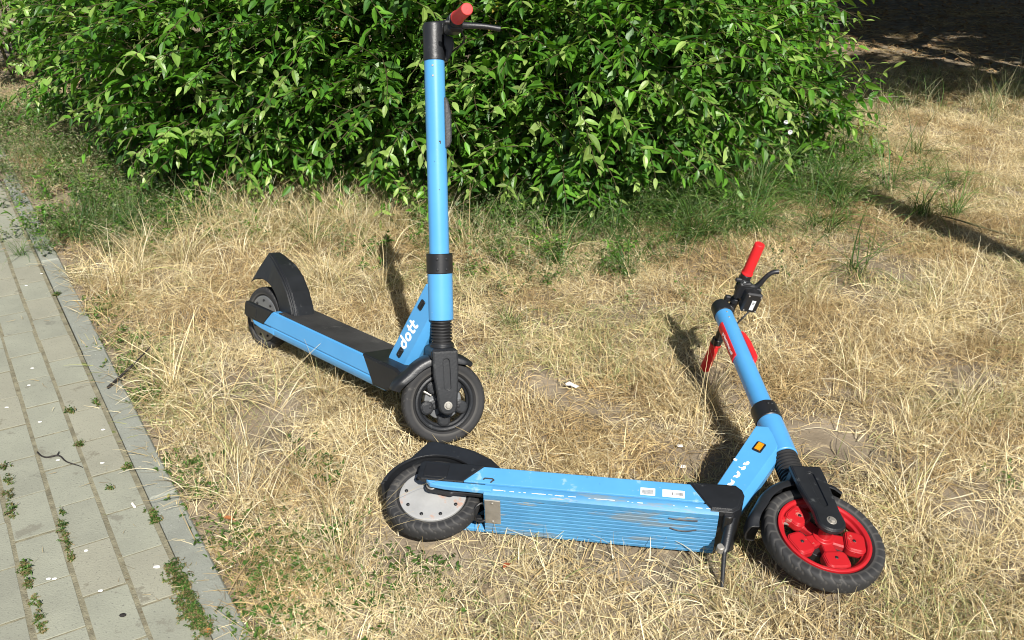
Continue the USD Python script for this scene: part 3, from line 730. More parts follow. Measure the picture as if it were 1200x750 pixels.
FA = dict(fallen=True, hw=.0757, zt=.1801, zb=.1029, tau=.2045, L=.993, c=-.0195, tread=1.62, steer=.2416, wheel_steer=.17, trail=.008, leg_r=.036, capx=-.003, h=(.279, .441, .921, .962), captop=.978, gw=.2565, x=(.161, .680, .022, .752), xdeck=.172, zr=.124,
          block=[(.672, .186), (.716, .114), (.728, .098), (.780, .098), (.798, .112), (.812, .156), (.808, .172), (.792, .187)],
          neck=[(.728, .165), (.748, .218), (.796, .311), (.868, .462), (.900, .462), (.922, .400), (.914, .380), (.856, .275), (.813, .203), (.795, .165)], neck_mid=[(.730, .165), (.872, .470), (.915, .455), (.930, .392), (.912, .345), (.887, .299), (.840, .222), (.812, .165)],
          word=((.789, .226), math.radians(60.5), .0285), lamps=[(.8695, .379)], screw_at=(-1.75, -1.45), crown=.163, fork_y=.050, front=(.150, .112, .056), spin=.25, pad=.030, bellow_r=.0345, rx=.034, leg_w=1.12, guard=.166, guard_from=55, guard_to=178,
          rear=(.122, .083, .054), fin=[(.215, .176), (.205, .212), (.170, .246), (.120, .272), (.060, .288), (.010, .297), (-.012, .294)] + [(.036 + .141 * math.cos(math.radians(a)), .112 + .141 * math.sin(math.radians(a))) for a in (126, 134, 142, 150, 158, 166, 172)] + [(-.088, .132), (.0, .15), (.12, .15)], arch=((.036, .112), .133),
          grip='red_plastic', kick=[(.772, -.040, .098), (.782, -.046, .114), (.766, -.010, .038), (.7655, -.004, .033), (.764, .052, -.024)], kick_r=[.0120, .0115, .0062, .0045])
M_S = np.array([[0.72396, 0.67894, 0.12219, -0.89003], [-0.6891, 0.7035, 0.17385, 3.04502], [0.03207, -0.21006, 0.97716, 0.0], [0, 0, 0, 1]])
M_F = np.array([[0.99159, 0.02444, 0.12708, -0.24772], [-0.12938, 0.20649, 0.96986, 1.8835], [-0.00254, -0.97814, 0.20791, 0.06312], [0, 0, 0, 1]])
r_s = build_scooter('electric_scooter', M_S, SC)
tag(stage.GetPrimAtPath(r_s), 'upright light blue electric scooter leaning on its stand, black wheels and mudguards', 'scooter', 'parked blue electric scooters')
r_f = build_scooter('electric_scooter', M_F, FA)
tag(stage.GetPrimAtPath(r_f), 'fallen light blue electric scooter on its side, red front rim and red grips', 'scooter', 'parked blue electric scooters')


# ------------------------------------------------------------------ blades and leaves
def blades(rs, n, length, width, spread, elev, bend, tints, seg=4, tip=0.25, base=None, droop=True):
    """n curved blades as one mesh; returns (mesh, tint). length, elev, bend: (low, high)."""
    az = rs.uniform(0, 2 * np.pi, n); L = rs.uniform(*length, n); e0 = rs.uniform(*elev, n); bd = rs.uniform(*bend, n)
    r, a = spread * np.sqrt(rs.uniform(0, 1, n)), rs.uniform(0, 2 * np.pi, n)
    b0 = np.stack([r * np.cos(a), r * np.sin(a), rs.uniform(0, .004, n)], -1) if base is None else base
    t = np.linspace(0, 1, seg + 1)
    el = e0[:, None] - bd[:, None] * t[None]
    turn = az[:, None] + rs.normal(0, .5, n)[:, None] * t[None]
    st = (L / seg)[:, None]
    dx, dy, dz = np.cos(el) * np.cos(turn) * st, np.cos(el) * np.sin(turn) * st, np.sin(el) * st
    P = np.stack([np.cumsum(q, 1) - q[:, :1] for q in (dx, dy, dz)], -1) + b0[:, None]
    P[..., 2] = np.maximum(P[..., 2], .002)
    w = rs.uniform(*width, n)[:, None] * (1 - (1 - tip) * t[None] ** 1.5) / 2
    side = np.stack([-np.sin(turn), np.cos(turn), rs.normal(0, .5, n)[:, None] + 0 * turn], -1)
    side /= np.linalg.norm(side, axis=-1, keepdims=True)
    v = np.stack([P - side * w[..., None], P + side * w[..., None]], 2).reshape(-1, 3)
    k = np.arange(n)[:, None] * (seg + 1) * 2 + np.arange(seg)[None] * 2
    f = np.stack([k, k + 1, k + 3, k + 2], -1).reshape(-1, 4)
    tints = np.asarray(tints, float)
    c = tints[rs.integers(0, len(tints), n)] * rs.uniform(.8, 1.2, n)[:, None]
    return (v, f), np.repeat(c, (seg + 1) * 2, 0)


def leaf_geo(L, W, curl=.15, fold=.25, st=6):
    t = np.linspace(0, 1, st)
    w = W / 2 * np.sin(np.pi * np.clip(t, 0.0, 1) ** .78) ** .9
    w[0] = W * .03; w[-1] = 0.0005
    x = L * t; z = -curl * L * t ** 2
    v = np.concatenate([np.stack([x, -w, z + fold * w], -1), np.stack([x, 0 * w, z], -1), np.stack([x, w, z + fold * w], -1)])
    k = np.arange(st - 1)
    f = np.concatenate([np.stack([k + q, k + 1 + q, k + 1 + q + st, k + q + st], -1) for q in (0, st)])
    return v, f


def frame(d, up):
    x = d / np.linalg.norm(d); y = np.cross(up, x); y /= max(np.linalg.norm(y), 1e-6); z = np.cross(x, y)
    return np.stack([x, y, z], 1)


GREENS = np.array([(.066, .182, .016), (.088, .220, .020), (.052, .150, .018), (.115, .250, .028), (.040, .115, .020)])
YOUNG = np.array([(.22, .33, .075), (.26, .37, .10), (.17, .29, .06)])


def spray(rs, n_pair=6, L=.42, young=.5, leaf_len=(.075, .122), droop=.28):
    """a leafy shoot along +x: list of (leaf vertices, faces, colour) and the shoot's own mesh"""
    t = np.linspace(0, 1, n_pair + 2)
    path = np.stack([L * t, .05 * L * np.sin(t * 3 + rs.uniform(0, 6)), -droop * L * .45 * t ** 2], -1)
    out = []
    for k in range(1, n_pair + 2):
        p = path[k]; tan = path[k] - path[k - 1]; tan /= np.linalg.norm(tan)
        small = 1 - .45 * (k / (n_pair + 1)) ** 2
        roll = rs.uniform(-.5, .5) + (k % 2) * .9
        sides = (-1, 1) if k <= n_pair else (0,)
        for s in sides:
            if rs.random() < .08:
                continue
            ln = rs.uniform(*leaf_len) * small * (.55 if rs.random() < .14 else 1)
            lat = np.array([-tan[1], tan[0], 0]) * s * math.cos(roll) + np.array([0, 0, 1.0]) * s * math.sin(roll) * .6
            d = tan * rs.uniform(.35, .8) + lat * rs.uniform(.8, 1.2) + np.array([0, 0, rs.uniform(-.55, .30)])
            up = np.array([rs.normal(0, .35), rs.normal(0, .35), 1.0])
            v, f = leaf_geo(ln, ln * rs.uniform(.30, .42), rs.uniform(.02, .34), rs.uniform(.1, .5))
            v = v @ frame(d, up).T + p
            y = rs.random() < young * smooth01((k / (n_pair + 1) - .45) / .4)
            c = (YOUNG[rs.integers(3)] if y else GREENS[rs.integers(5)]) * rs.uniform(.8, 1.25)
            if rs.random() < .003:
                c = np.array([.42, .36, .07])
            out.append((v, f, c))
    return out, tube(path, np.linspace(.0032, .0014, len(path)), 5, 1)


def join(parts):
    v, f, c, n = [], [], [], 0
    for a, b, col in parts:
        v.append(a); f.append(b + n); n += len(a); c.append(np.repeat(np.asarray(col)[None], len(a), 0))
    return (np.vstack(v), np.vstack(f)), np.vstack(c)


def mat_to_quat(R):
    from scipy.spatial.transform import Rotation
    q = Rotation.from_matrix(R).as_quat()
    return q[:, [3, 0, 1, 2]]


# ------------------------------------------------------------------ shrubs: stems, the leaves one can pick out, and the mass behind them
rs = np.random.default_rng(17)
SPRAYS = []
for k in range(10):
    lv, tw = spray(rs, int(rs.integers(5, 8)), rs.uniform(.34, .5), young=[.05, .25, .4, .8, .15][k % 5])
    (v, f), c = join(lv)
    tv, tf = np.array(tw.vertices), np.array(tw.faces)
    f3 = np.vstack([f[:, [0, 1, 2]], f[:, [0, 2, 3]]])
    SPRAYS.append(((np.vstack([v, tv]), np.vstack([f3, tf + len(v)])), np.vstack([c, np.repeat([[.10, .085, .045]], len(tv), 0)]), 'leaf'))


def shrub(cx, cy, rx, ry, h, label, n_spray, n_single, seed, low=.06):
    rs = np.random.default_rng(seed)
    base = np.array([cx, cy, float(ground_z(cx, cy))])
    root = xf('leafy_shrub', M=trimesh.transformations.translation_matrix(base))
    tag(stage.GetPrimAtPath(root), label, 'shrub', 'dense green shrubs behind the scooters')
    cen, rad = np.array([0, 0, h * .46]), np.array([rx, ry, h * .56])

    def anchor(front, inner):
        while True:
            d = rs.normal(size=3); d /= np.linalg.norm(d)
            if front and d[1] > -.15:
                continue
            if d[2] > -.75:
                break
        k = rs.uniform(.45, .85) if inner else rs.uniform(.84, 1.0)
        lump = .86 + .30 * meshkit.fbm(d[None] * 2.2 + seed, 3, seed)[0]
        p = cen + d * rad * k * lump
        p[2] = max(p[2], rs.uniform(low, low + .22))
        out = d * np.array([1, 1, .5]) + rs.normal(0, .38, 3) + np.array([0, 0, .20 if p[2] > .45 else -.02])
        if out[2] < -.25:
            out[2] = -.25
        return p, frame(out, np.array([rs.normal(0, .3), rs.normal(0, .3), 1.0]))
    for k in range(9):                                                  # stems
        a = k * 2.4; r = rs.uniform(.03, .16)
        top = cen + np.array([math.cos(a) * rx * .6, math.sin(a) * ry * .6, h * rs.uniform(.1, .45)])
        mid = np.array([math.cos(a) * (r + .12), math.sin(a) * (r + .12), h * .3])
        put('stem', tube([(math.cos(a) * r, math.sin(a) * r, -.05), mid, top], [.016, .011, .005], 8), 'stem', root, smooth=True)
    pos, R, idx, sc = [], [], [], []
    for k in range(n_spray):
        p, fr = anchor(rs.random() < .62, rs.random() < .45)
        pos.append(p); R.append(fr); sc.append(rs.uniform(.75, 1.12)); idx.append(rs.integers(len(SPRAYS)))
    tag(instancer(f'{root}/foliage', SPRAYS, pos, idx, mat_to_quat(np.array(R)), sc), kind='stuff')
    made = 0
    while made < n_single:
        lv, tw = spray(rs, int(rs.integers(5, 8)), rs.uniform(.32, .46), young=.9 if rs.random() < .5 else .2)
        p, fr = anchor(True, False)
        if p[2] > 1.25:
            continue
        p = p + fr[:, 0] * .05
        for v, f, c in lv:
            put('leaf', (v @ fr.T + p, f), 'leaf', root, smooth=True, tint=np.repeat(c[None], len(v), 0)); made += 1
        tw.vertices = np.array(tw.vertices) @ fr.T + p
        put('shoot', tw, 'stem', root)
    # flower heads gone over
    for k in range(3):
        p, fr = anchor(True, False)
        p[2] = min(p[2], .95)
        q = rs.normal(size=(70, 3)) * [.030, .020, .020] + [.04, 0, 0]
        bits = []
        for b in q:
            s_ = trimesh.creation.icosphere(0, rs.uniform(.0025, .005)); s_.apply_translation(b); bits.append(s_)
        m = cat(bits); m.vertices = np.array(m.vertices) @ fr.T + p + fr[:, 0] * .12
        put('flower_head', m, 'leaf', root, tint=np.repeat([[.26, .20, .05]], len(m.vertices), 0) * rs.uniform(.7, 1.2, (len(m.vertices), 1)))
    return root


shrub(-2.15, 6.35, .72, .95, 1.75, 'leftmost broad leafy shrub overhanging the pavement edge', 720, 270, 31, .34)
shrub(-1.42, 5.62, .85, 1.08, 1.9, 'leafy green shrub behind the upright scooter\'s rear wheel, left of its pole', 1050, 290, 32)
shrub(-.55, 5.46, .85, 1.08, 1.95, 'leafy green shrub directly behind the upright scooter\'s handlebar and pole', 1050, 290, 33)
shrub(.38, 5.38, .85, 1.06, 1.9, 'leafy green shrub standing just right of the upright scooter\'s handlebar', 1050, 290, 34)
shrub(1.08, 5.95, .62, .95, 1.9, 'rightmost tall leafy shrub, at the edge of the shaded bare ground', 800, 290, 35)

shrub(1.72, 5.75, .26, .26, .55, 'low leafy plant at the right foot of the shrubs', 60, 120, 36)
shrub(-4.25, 8.3, .75, .70, 1.7, 'farthest shrub, hanging in at the upper left corner', 420, 60, 37, .30)

# ------------------------------------------------------------------ trees that shade the ground at the back right
cl = []
for k in range(5):
    lv = []
    for j in range(70):
        d = rs.normal(size=3); d /= np.linalg.norm(d)
        v, f = leaf_geo(rs.uniform(.12, .2), rs.uniform(.07, .11), .2, .2, 4)
        v = v @ frame(rs.normal(size=3), np.array([rs.normal(0, .5), rs.normal(0, .5), 1.0])).T + d * rs.uniform(.1, .55) * [1, 1, .6]
        lv.append((v, f, GREENS[rs.integers(5)] * rs.uniform(.7, 1.2)))
    (v, f), c = join(lv)
    cl.append(((v, f), c, 'crown_leaf'))


GAPS = [(at(1010, 50), .62, .34), (at(975, 66), .25, .10), (at(1075, 60), .30, .12), (at(1185, 78), .3, .12), (at(1130, 40), .22, .10)]


def tree(x, y, h, R, label, n, seed):
    rs = np.random.default_rng(seed)
    root = xf('shade_tree', M=trimesh.transformations.translation_matrix([x, y, float(ground_z(x, y))]))
    tag(stage.GetPrimAtPath(root), label, 'tree')
    tr = [tube([(0, 0, -.2), (.05, .03, 1.2), (-.05, .1, h * .5), (.1, 0, h * .95)], [.24, .19, .13, .03], 14)]
    for k in range(9):
        a = k * 2.4 + rs.uniform(-.3, .3); z0 = rs.uniform(1.6, h * .55)
        e = np.array([math.cos(a) * R * .75, math.sin(a) * R * .75, z0 + rs.uniform(.5, 2.2)])
        tr.append(tube([(0, 0, z0), (e[0] * .4, e[1] * .4, z0 + .6), e], [.08, .05, .015], 8))
    put('trunk', cat(tr), 'bark', root, smooth=True)
    d = rs.normal(size=(n, 3)); d /= np.linalg.norm(d, axis=1, keepdims=True)
    k = rs.uniform(.25, 1, n) ** .5
    lump = .8 + .4 * meshkit.fbm(d * 2 + seed, 3, seed)
    p = d * (k * lump)[:, None] * [R, R, h * .36] + [0, 0, h * .62]
    p = p[p[:, 2] > 1.7]
    W = p + [x, y, 0]
    hit = W[:, :2] - SUN[:2] / SUN[2] * W[:, 2:3]
    for c_, ax_, ay_ in GAPS:                                           # holes in the leaves where the sun gets through to the ground
        keep = np.hypot((hit[:, 0] - c_[0]) / (ax_ + .50), (hit[:, 1] - c_[1]) / (ay_ + .62)) > 1
        p, hit = p[keep], hit[keep]
    n = len(p)
    q = quat_zt(rs.uniform(0, 6.28, n), rs.normal(0, .3, n), rs.uniform(0, 6.28, n))
    tag(instancer(f'{root}/crown', cl, p, rs.integers(0, len(cl), n), q, rs.uniform(.9, 1.5, n)), kind='stuff')


tree(5.1, 7.3, 9.0, 4.4, 'broad tree shading the bare ground behind the rightmost shrub', 1500, 41)
tree(10.0, 6.4, 9.0, 4.6, 'broad tree at the right casting shade on the far grass', 1600, 42)
tree(6.5, 17.5, 10.0, 5.0, 'tall tree at the back of the shaded ground', 2600, 43)
for k_, x_ in enumerate((-13, -6.5, 3.0, 11.0, 17.5)):
    tree(x_, 24.0 + (k_ % 2) * 2.5, 9.5, 4.6, ['leftmost', 'second from the left', 'middle', 'second from the right', 'rightmost'][k_] + ' tree of the far row behind the shaded ground', 1100, 50 + k_)
tree(1.0, 13.5, 9.0, 4.5, 'broad tree standing behind the row of shrubs', 2000, 44)

# ------------------------------------------------------------------ round sign beyond the right edge, whose shadow lies on the grass

_sz = 1.94
_sp = np.array([2.12, 4.47]) + _sz / math.tan(SUN_EL) * np.array([math.sin(SUN_AZ), math.cos(SUN_AZ)])
rt = xf('round_sign', M=trimesh.transformations.translation_matrix([_sp[0], _sp[1], float(ground_z(*_sp))]) @ trimesh.transformations.rotation_matrix(math.pi / 2 - SUN_AZ + math.radians(19), [0, 0, 1]))
tag(stage.GetPrimAtPath(rt), 'round sign on a thin post beyond the right edge, its shadow on the grass', 'sign')
put('post', cyl(.02, -.2, 2.5, 20, 'z', (0, .03, 0)), 'sign_metal', rt, smooth=40)
put('face', cyl(.44, -.006, .006, 64, 'y', (0, 0, _sz)), 'sign_face', rt, smooth=40)

# ------------------------------------------------------------------ grass
rg = np.random.default_rng(77)
STRAW = [(0.7, 0.606, 0.378), (0.62, 0.517, 0.293), (0.55, 0.443, 0.234), (0.42, 0.32, 0.158), (0.67, 0.601, 0.414), (0.58, 0.473, 0.261), (0.33, 0.246, 0.117)]
BROWN = [(0.36, 0.251, 0.117), (0.45, 0.33, 0.158), (0.28, 0.197, 0.09), (0.51, 0.389, 0.194)]
GRASS = [(.07, .15, .025), (.095, .19, .035), (.055, .12, .025), (.16, .21, .06)]
GREY = [(.20, .24, .12), (.26, .28, .16), (.14, .19, .075), (.30, .28, .17)]


def hull_xy(M, pts):
    q = np.asarray(pts) @ M[:3, :3].T + M[:3, 3]
    return sg.MultiPoint(q[:, :2]).convex_hull


def ring_pts(c, r, w, ax, bx):
    a = np.linspace(0, 6.28, 24)
    return np.concatenate([c + r * np.cos(a)[:, None] * ax + r * np.sin(a)[:, None] * bx + w * np.cross(ax, bx) * s for s in (-1, 1)])


_e = np.eye(3)
_f = FA
_uF = np.array([-math.sin(_f['tau']), 0, math.cos(_f['tau'])]); _axF = np.array([_f['L'], 0, .127]) + _uF * _f['c']
_stF = trimesh.transformations.rotation_matrix(-_f['tau'], [0, 1, 0]) @ trimesh.transformations.rotation_matrix(_f['steer'], [0, 0, 1])
KEEP_OUT = [hull_xy(M_F, [(x, s * .075, z) for x in (.03, .80) for s in (-1, 1) for z in (.09, .18)]),
            hull_xy(M_F, ring_pts(np.array([0, 0, .11]), .118, .02, _e[0], _e[2])),
            hull_xy(M_F, ring_pts(_axF, .150, .02, _stF[:3, 0], _stF[:3, 2])),
            hull_xy(M_F, ring_pts(_axF, .150, .02, _stF[:3, 0], _stF[:3, 2])).intersection(sg.box(-9, -9, 9, 9))]
LOW_ONLY = [hull_xy(M_S, [(x, s * .08, .1) for x in (-.02, .80) for s in (-1, 1)]), sg.Point(-.20, 2.42).buffer(.15), sg.Point(-.88, 3.06).buffer(.13)]
KEEP = sg.MultiPolygon([p for p in KEEP_OUT if p.geom_type == 'Polygon']).buffer(0).buffer(.006)
LOW = sg.MultiPolygon(LOW_ONLY).buffer(0).union(KEEP.buffer(.05))
import shapely as _sh
BARE = [(320, 482, .16), (580, 690, .09), (605, 668, .06), (975, 515, .17), (1015, 545, .10), (665, 470, .12), (640, 450, .12), (870, 470, .10), (1050, 315, .16), (830, 440, .12), (1130, 600, .12), (800, 545, .12), (60, 232, .35), (100, 240, .25), (480, 630, .12), (340, 520, .10), (1000, 330, .12), (730, 480, .09), (1140, 440, .14)]
BARE = [(at(a, b)[:2], r) for a, b, r in BARE]


def scatter(density, box, seed):
    rs_ = np.random.default_rng(seed)
    n = int(density * (box[1] - box[0]) * (box[3] - box[2]))
    x, y = rs_.uniform(box[0], box[1], n), rs_.uniform(box[2], box[3], n)
    u, v = uv(x, y)
    ok = (u > KERB_W + .035)
    q = np.stack([x, y, 0 * x - CAM_H], 1) @ CAM_R.T
    px, py = 600 + F_PX * q[:, 0] / np.maximum(q[:, 2], .01), 375 - F_PX * q[:, 1] / np.maximum(q[:, 2], .01)
    ok &= (q[:, 2] > 0) & (px > -420) & (px < 1750) & (py < 1250) & (py > -60)
    ok &= ~_sh.contains_xy(KEEP, x, y)
    return rs_, x[ok], y[ok], px[ok], py[ok]


def bare_at(x, y):
    b = np.zeros_like(x)
    for c, r in BARE:
        dd = np.hypot(x - c[0], y - c[1]) / r + .35 * (meshkit.fbm(np.stack([x * 9, y * 9, 0 * x], -1), 2, 4) - .5)
        b = np.maximum(b, smooth01((1.25 - dd) / .5))
    n = meshkit.fbm(np.stack([x * 3.2, y * 3.2, 0 * x + 3], -1), 4, 21)
    return np.maximum(b, .7 * smooth01((n - .62) / .10))


def green_line(x):
    """how far out (y) the weeds along the shrubs reach"""
    return np.interp(x, [-4.8, -4, -3, -1.6, -1.2, -.4, .1, .6, 1.2, 2.1, 2.6], [7.0, 6.0, 4.55, 4.45, 4.85, 4.75, 4.30, 4.35, 4.75, 5.6, 6.3])


def place(name, kind_label, protos, x, y, rs_, sc=(.8, 1.2), tilt=.12, size=None, z=0.0, pick=None):
    n = len(x)
    q = quat_zt(rs_.uniform(0, 6.28, n), rs_.normal(0, tilt, n), rs_.uniform(0, 6.28, n))
    s = rs_.uniform(*sc, n) * (1 if size is None else size)
    p = np.stack([x, y, ground_z(x, y) - .002 + z], 1)
    pi = instancer(numbered(f'/World/{name}'), protos, p, rs_.integers(0, len(protos), n) if pick is None else pick, q, s)
    return tag(pi, kind_label, name.replace('_', ' ').split()[-1], kind='stuff')


def protos(seed, count, mat, **kw):
    r_ = np.random.default_rng(seed); out = []
    for k in range(count):
        m, t = blades(r_, **kw)
        out.append((m, t, mat))
    return out


BOX = (-4.8, 7.5, 0.6, 9.0)
# matted straw lying on the soil
rs_, x, y, px, py = scatter(300, BOX, 1)
b = bare_at(x, y); near_green = smooth01((y - green_line(x)) / .35) * (x < 2.4)
ok = (rs_.random(len(x)) > .93 * b) & (rs_.random(len(x)) > .6 * near_green) & (rs_.random(len(x)) < np.interp(y, [1, 4, 9], [1, .75, .42])) & ~((y > 7.7) & (rs_.random(len(x)) < .75))
GREENISH = [(.34, .36, .15), (.42, .40, .20), (.26, .30, .11), (.55, .50, .28)]
PALE = [(0.74, 0.65, 0.423), (0.66, 0.561, 0.333), (0.58, 0.483, 0.27), (0.7, 0.63, 0.441)]


def patchy(x, y, r_, groups):
    """which kind of tuft grows where: pale, common, brown and greenish patches a hand or two across"""
    a = meshkit.fbm(np.stack([x * 5, y * 4, 0 * x], -1), 3, 31) + r_.normal(0, .05, len(x)); b_ = meshkit.fbm(np.stack([x * 3, y * 3, 0 * x + 9], -1), 3, 37) + r_.normal(0, .05, len(x))
    g = np.where(a > .56, 0, np.where(a < .43, 2, 1)); g = np.where(b_ > .63, 3, g)
    lo = np.cumsum([0] + groups[:-1])
    return lo[g] + (r_.random(len(x)) * np.array(groups)[g]).astype(int)


kw = dict(n=54, length=(.03, .125), width=(.0012, .0031), spread=.10, elev=(0.05, .85), bend=(.2, 1.6), seg=4)
P = protos(2, 5, 'straw', tints=PALE + STRAW[:3], **kw) + protos(102, 6, 'straw', tints=STRAW, **kw) + protos(3, 5, 'straw', tints=BROWN + STRAW[2:4], **kw) + protos(103, 4, 'straw', tints=GREENISH + STRAW, **kw)
place('dry_grass', 'matted straw coloured dry grass lying over the soil', P, x[ok], y[ok], rs_, pick=patchy(x[ok], y[ok], rs_, [5, 6, 5, 4]))
# short dead fuzz between
rs_, x, y, px, py = scatter(230, BOX, 4)
b = bare_at(x, y)
ok = (rs_.random(len(x)) > .80 * b) & (rs_.random(len(x)) < np.interp(y, [1, 4, 9], [1, .7, .35]))
kw = dict(n=60, length=(.018, .07), width=(.001, .0024), spread=.10, elev=(.4, 1.5), bend=(0, 1.2), seg=3)
P = protos(5, 4, 'straw', tints=PALE + STRAW, **kw) + protos(105, 5, 'straw', tints=BROWN + STRAW, **kw) + protos(106, 4, 'straw', tints=BROWN + [(.22, .15, .08)], **kw) + protos(107, 3, 'straw', tints=GREENISH + BROWN, **kw)
place('short_dry_grass', 'short brown stubble under the longer dry grass', P, x[ok], y[ok], rs_, pick=patchy(x[ok], y[ok], rs_, [4, 5, 4, 3]))
# loose upright and arching stalks
rs_, x, y, px, py = scatter(62, BOX, 6)
b = bare_at(x, y); cl_n = meshkit.fbm(np.stack([x * 2.4, y * 2.4, 0 * x], -1), 3, 5)
ok = (rs_.random(len(x)) > .85 * b) & (rs_.random(len(x)) < smooth01((cl_n - .36) / .22)) & ~_sh.contains_xy(LOW, x, y) & (y < 7.9)
P = protos(7, 10, 'straw', n=16, length=(.06, .19), width=(.0012, .0029), spread=.05, elev=(.45, 1.4), bend=(.3, 1.9), tints=PALE + STRAW, seg=6)
place('dry_grass_stalks', 'arching pale stalks standing above the matted dry grass', P, x[ok], y[ok], rs_, sc=(.45, .92))
# taller straw tufts near the shrubs
spots = [(330, 255, 40, .36), (380, 258, 36, .32), (300, 280, 22, .3), (430, 275, 26, .28), (470, 258, 26, .25), (350, 235, 26, .3), (420, 245, 20, .3), (410, 335, 12, .2), (250, 300, 10, .22), (560, 285, 8, .2), (180, 305, 9, .2), (840, 215, 10, .25), (960, 150, 14, .6), (1060, 110, 16, .8), (1020, 235, 3, .06), (1140, 215, 5, .12), (700, 240, 10, .3), (620, 292, 8, .3), (120, 330, 6, .15), (230, 440, 7, .2), (320, 560, 6, .2), (390, 470, 8, .16), (1050, 470, 8, .25), (930, 350, 5, .2), (1110, 360, 8, .25), (1090, 640, 6, .2), (420, 660, 5, .12), (840, 480, 4, .06)]
xs, ys = [], []
rt_ = np.random.default_rng(9)
for a, b_, n, r in spots:
    c = at(a, b_)
    for k in range(n):
        d = rt_.normal(size=2) * r * .5
        if uv(c[0] + d[0], c[1] + d[1])[0] > KERB_W + .03 and not LOW.contains(sg.Point(c[0] + d[0], c[1] + d[1])):
            xs.append(c[0] + d[0]); ys.append(c[1] + d[1])
P = protos(10, 8, 'straw', n=34, length=(.12, .34), width=(.0013, .0032), spread=.045, elev=(.7, 1.5), bend=(.3, 2.0), tints=STRAW + [(.66, .60, .42), (.30, .30, .12)], seg=6)
place('tall_dry_grass', 'tall dry tufts near the foot of the shrubs', P, np.array(xs), np.array(ys), rt_, sc=(.6, 1.1))

# green weeds along the shrubs
rs_, x, y, px, py = scatter(60, (-4.8, 2.9, 4.0, 8.2), 12)
gl_ = green_line(x)
ok = (y > gl_ + rs_.normal(0, .12, len(x))) & (y < gl_ + 1.3) & (x < 2.45) & (rs_.random(len(x)) < .85)
P = protos(13, 8, 'green_blade', n=30, length=(.07, .26), width=(.0016, .0042), spread=.06, elev=(.6, 1.5), bend=(.3, 2.0), tints=GRASS + GREY + [STRAW[1]], seg=5)
place('green_grass', 'green and grey weeds growing along the foot of the shrubs', P, x[ok], y[ok], rs_, sc=(.5, 1.05))


def weed_proto(seed, n_stem, h, ls, tints, spread=.06):
    r_ = np.random.default_rng(seed); parts = []
    for s_ in range(n_stem):
        b0 = np.array([r_.normal(0, spread * .5), r_.normal(0, spread * .5), 0]); hh = h * r_.uniform(.5, 1.1)
        lean = np.array([r_.normal(0, .35), r_.normal(0, .35), 1.0]); lean /= np.linalg.norm(lean)
        for k in range(int(6 + hh * 60)):
            p = b0 + lean * hh * r_.uniform(.15, 1)
            d = np.array([r_.normal(), r_.normal(), r_.normal(.2, .4)])
            L_ = r_.uniform(*ls)
            v, f = leaf_geo(L_, L_ * r_.uniform(.28, .5), .2, .2, 4)
            v = v @ frame(d, np.array([r_.normal(0, .3), r_.normal(0, .3), 1.0])).T + p
            parts.append((v, f, np.array(tints[r_.integers(len(tints))]) * r_.uniform(.75, 1.25)))
    (v, f), c = join(parts)
    return (v, f), c, 'green_blade'


WEED = [weed_proto(50 + k, 6, [.12, .20, .16][k % 3], (.015, .04), GREENS.tolist() + GRASS) for k in range(4)]
HERB = [weed_proto(60 + k, 8, [.18, .26][k % 2], (.008, .024), GREY + GRASS[:2]) for k in range(4)]
rs_, x, y, px, py = scatter(60, (-4.8, 2.9, 4.0, 8.2), 14)
gl_ = green_line(x)
ok = (y > gl_ + .05 + rs_.normal(0, .15, len(x))) & (y < gl_ + 1.2) & (x < 2.5) & (rs_.random(len(x)) < .55)
place('leafy_weeds', 'small leafy green weeds under the front of the shrubs', WEED + HERB, x[ok], y[ok], rs_, sc=(.6, 1.15))

# the clumps one can tell apart
def clump(name, label, c, px, py, proto_list, n, r, seed, sc=(.8, 1.2), part='blades'):
    r_ = np.random.default_rng(seed); o_ = at(px, py); o_[2] = float(ground_z(o_[0], o_[1])) if uv(o_[0], o_[1])[0] > 0 else max(0.0, float(ground_z(o_[0], o_[1])))
    root = xf(name, M=trimesh.transformations.translation_matrix(o_))
    tag(stage.GetPrimAtPath(root), label, c)
    d = r_.normal(size=(n, 2)) * r * .5
    q = quat_zt(r_.uniform(0, 6.28, n), r_.normal(0, .2, n), r_.uniform(0, 6.28, n))
    tag(instancer(f'{root}/{part}', proto_list, np.c_[d, np.zeros(n)], r_.integers(0, len(proto_list), n), q, r_.uniform(*sc, n)), kind='stuff')


LONG = protos(70, 6, 'green_blade', n=42, length=(.18, .48), width=(.002, .0050), spread=.05, elev=(.8, 1.5), bend=(.5, 2.3), tints=GRASS + [(.05, .13, .035), (.11, .17, .06)], seg=7)
clump('grass_clump', 'large clump of long dark green grass below the shrubs, right of the pole', 'grass', 765, 248, LONG + HERB[:2], 90, .58, 71)
clump('grass_clump', 'long green grass at the right end of the shrubs, beside the open straw', 'grass', 905, 212, LONG + HERB + WEED[:2], 150, .80, 72)
clump('weed_clump', 'dark feathery weed clump beside the pavement edge, below the leftmost shrub', 'weed', 62, 140, HERB + WEED, 90, .42, 73, part='foliage', sc=(.8, 1.4))
clump('weed_clump', 'pale grey green weeds spreading over the far end of the kerb', 'weed', 50, 185, HERB, 170, .80, 74, part='foliage', sc=(.6, 1.1))
clump('weed_clump', 'leafy weed patch between the kerb and the upright scooter\'s rear wheel', 'weed', 205, 238, WEED + HERB, 190, .72, 75, part='foliage', sc=(.6, 1.15))
clump('weed_clump', 'low green weeds at the kerb\'s far right side', 'weed', 108, 275, HERB + LONG[:1], 70, .34, 76, part='foliage', sc=(.5, .9))
clump('weed_clump', 'ragged green weeds between the pole and the shrub behind it', 'weed', 630, 266, WEED + HERB + LONG[:1], 230, .80, 77, part='foliage', sc=(.5, 1.0))
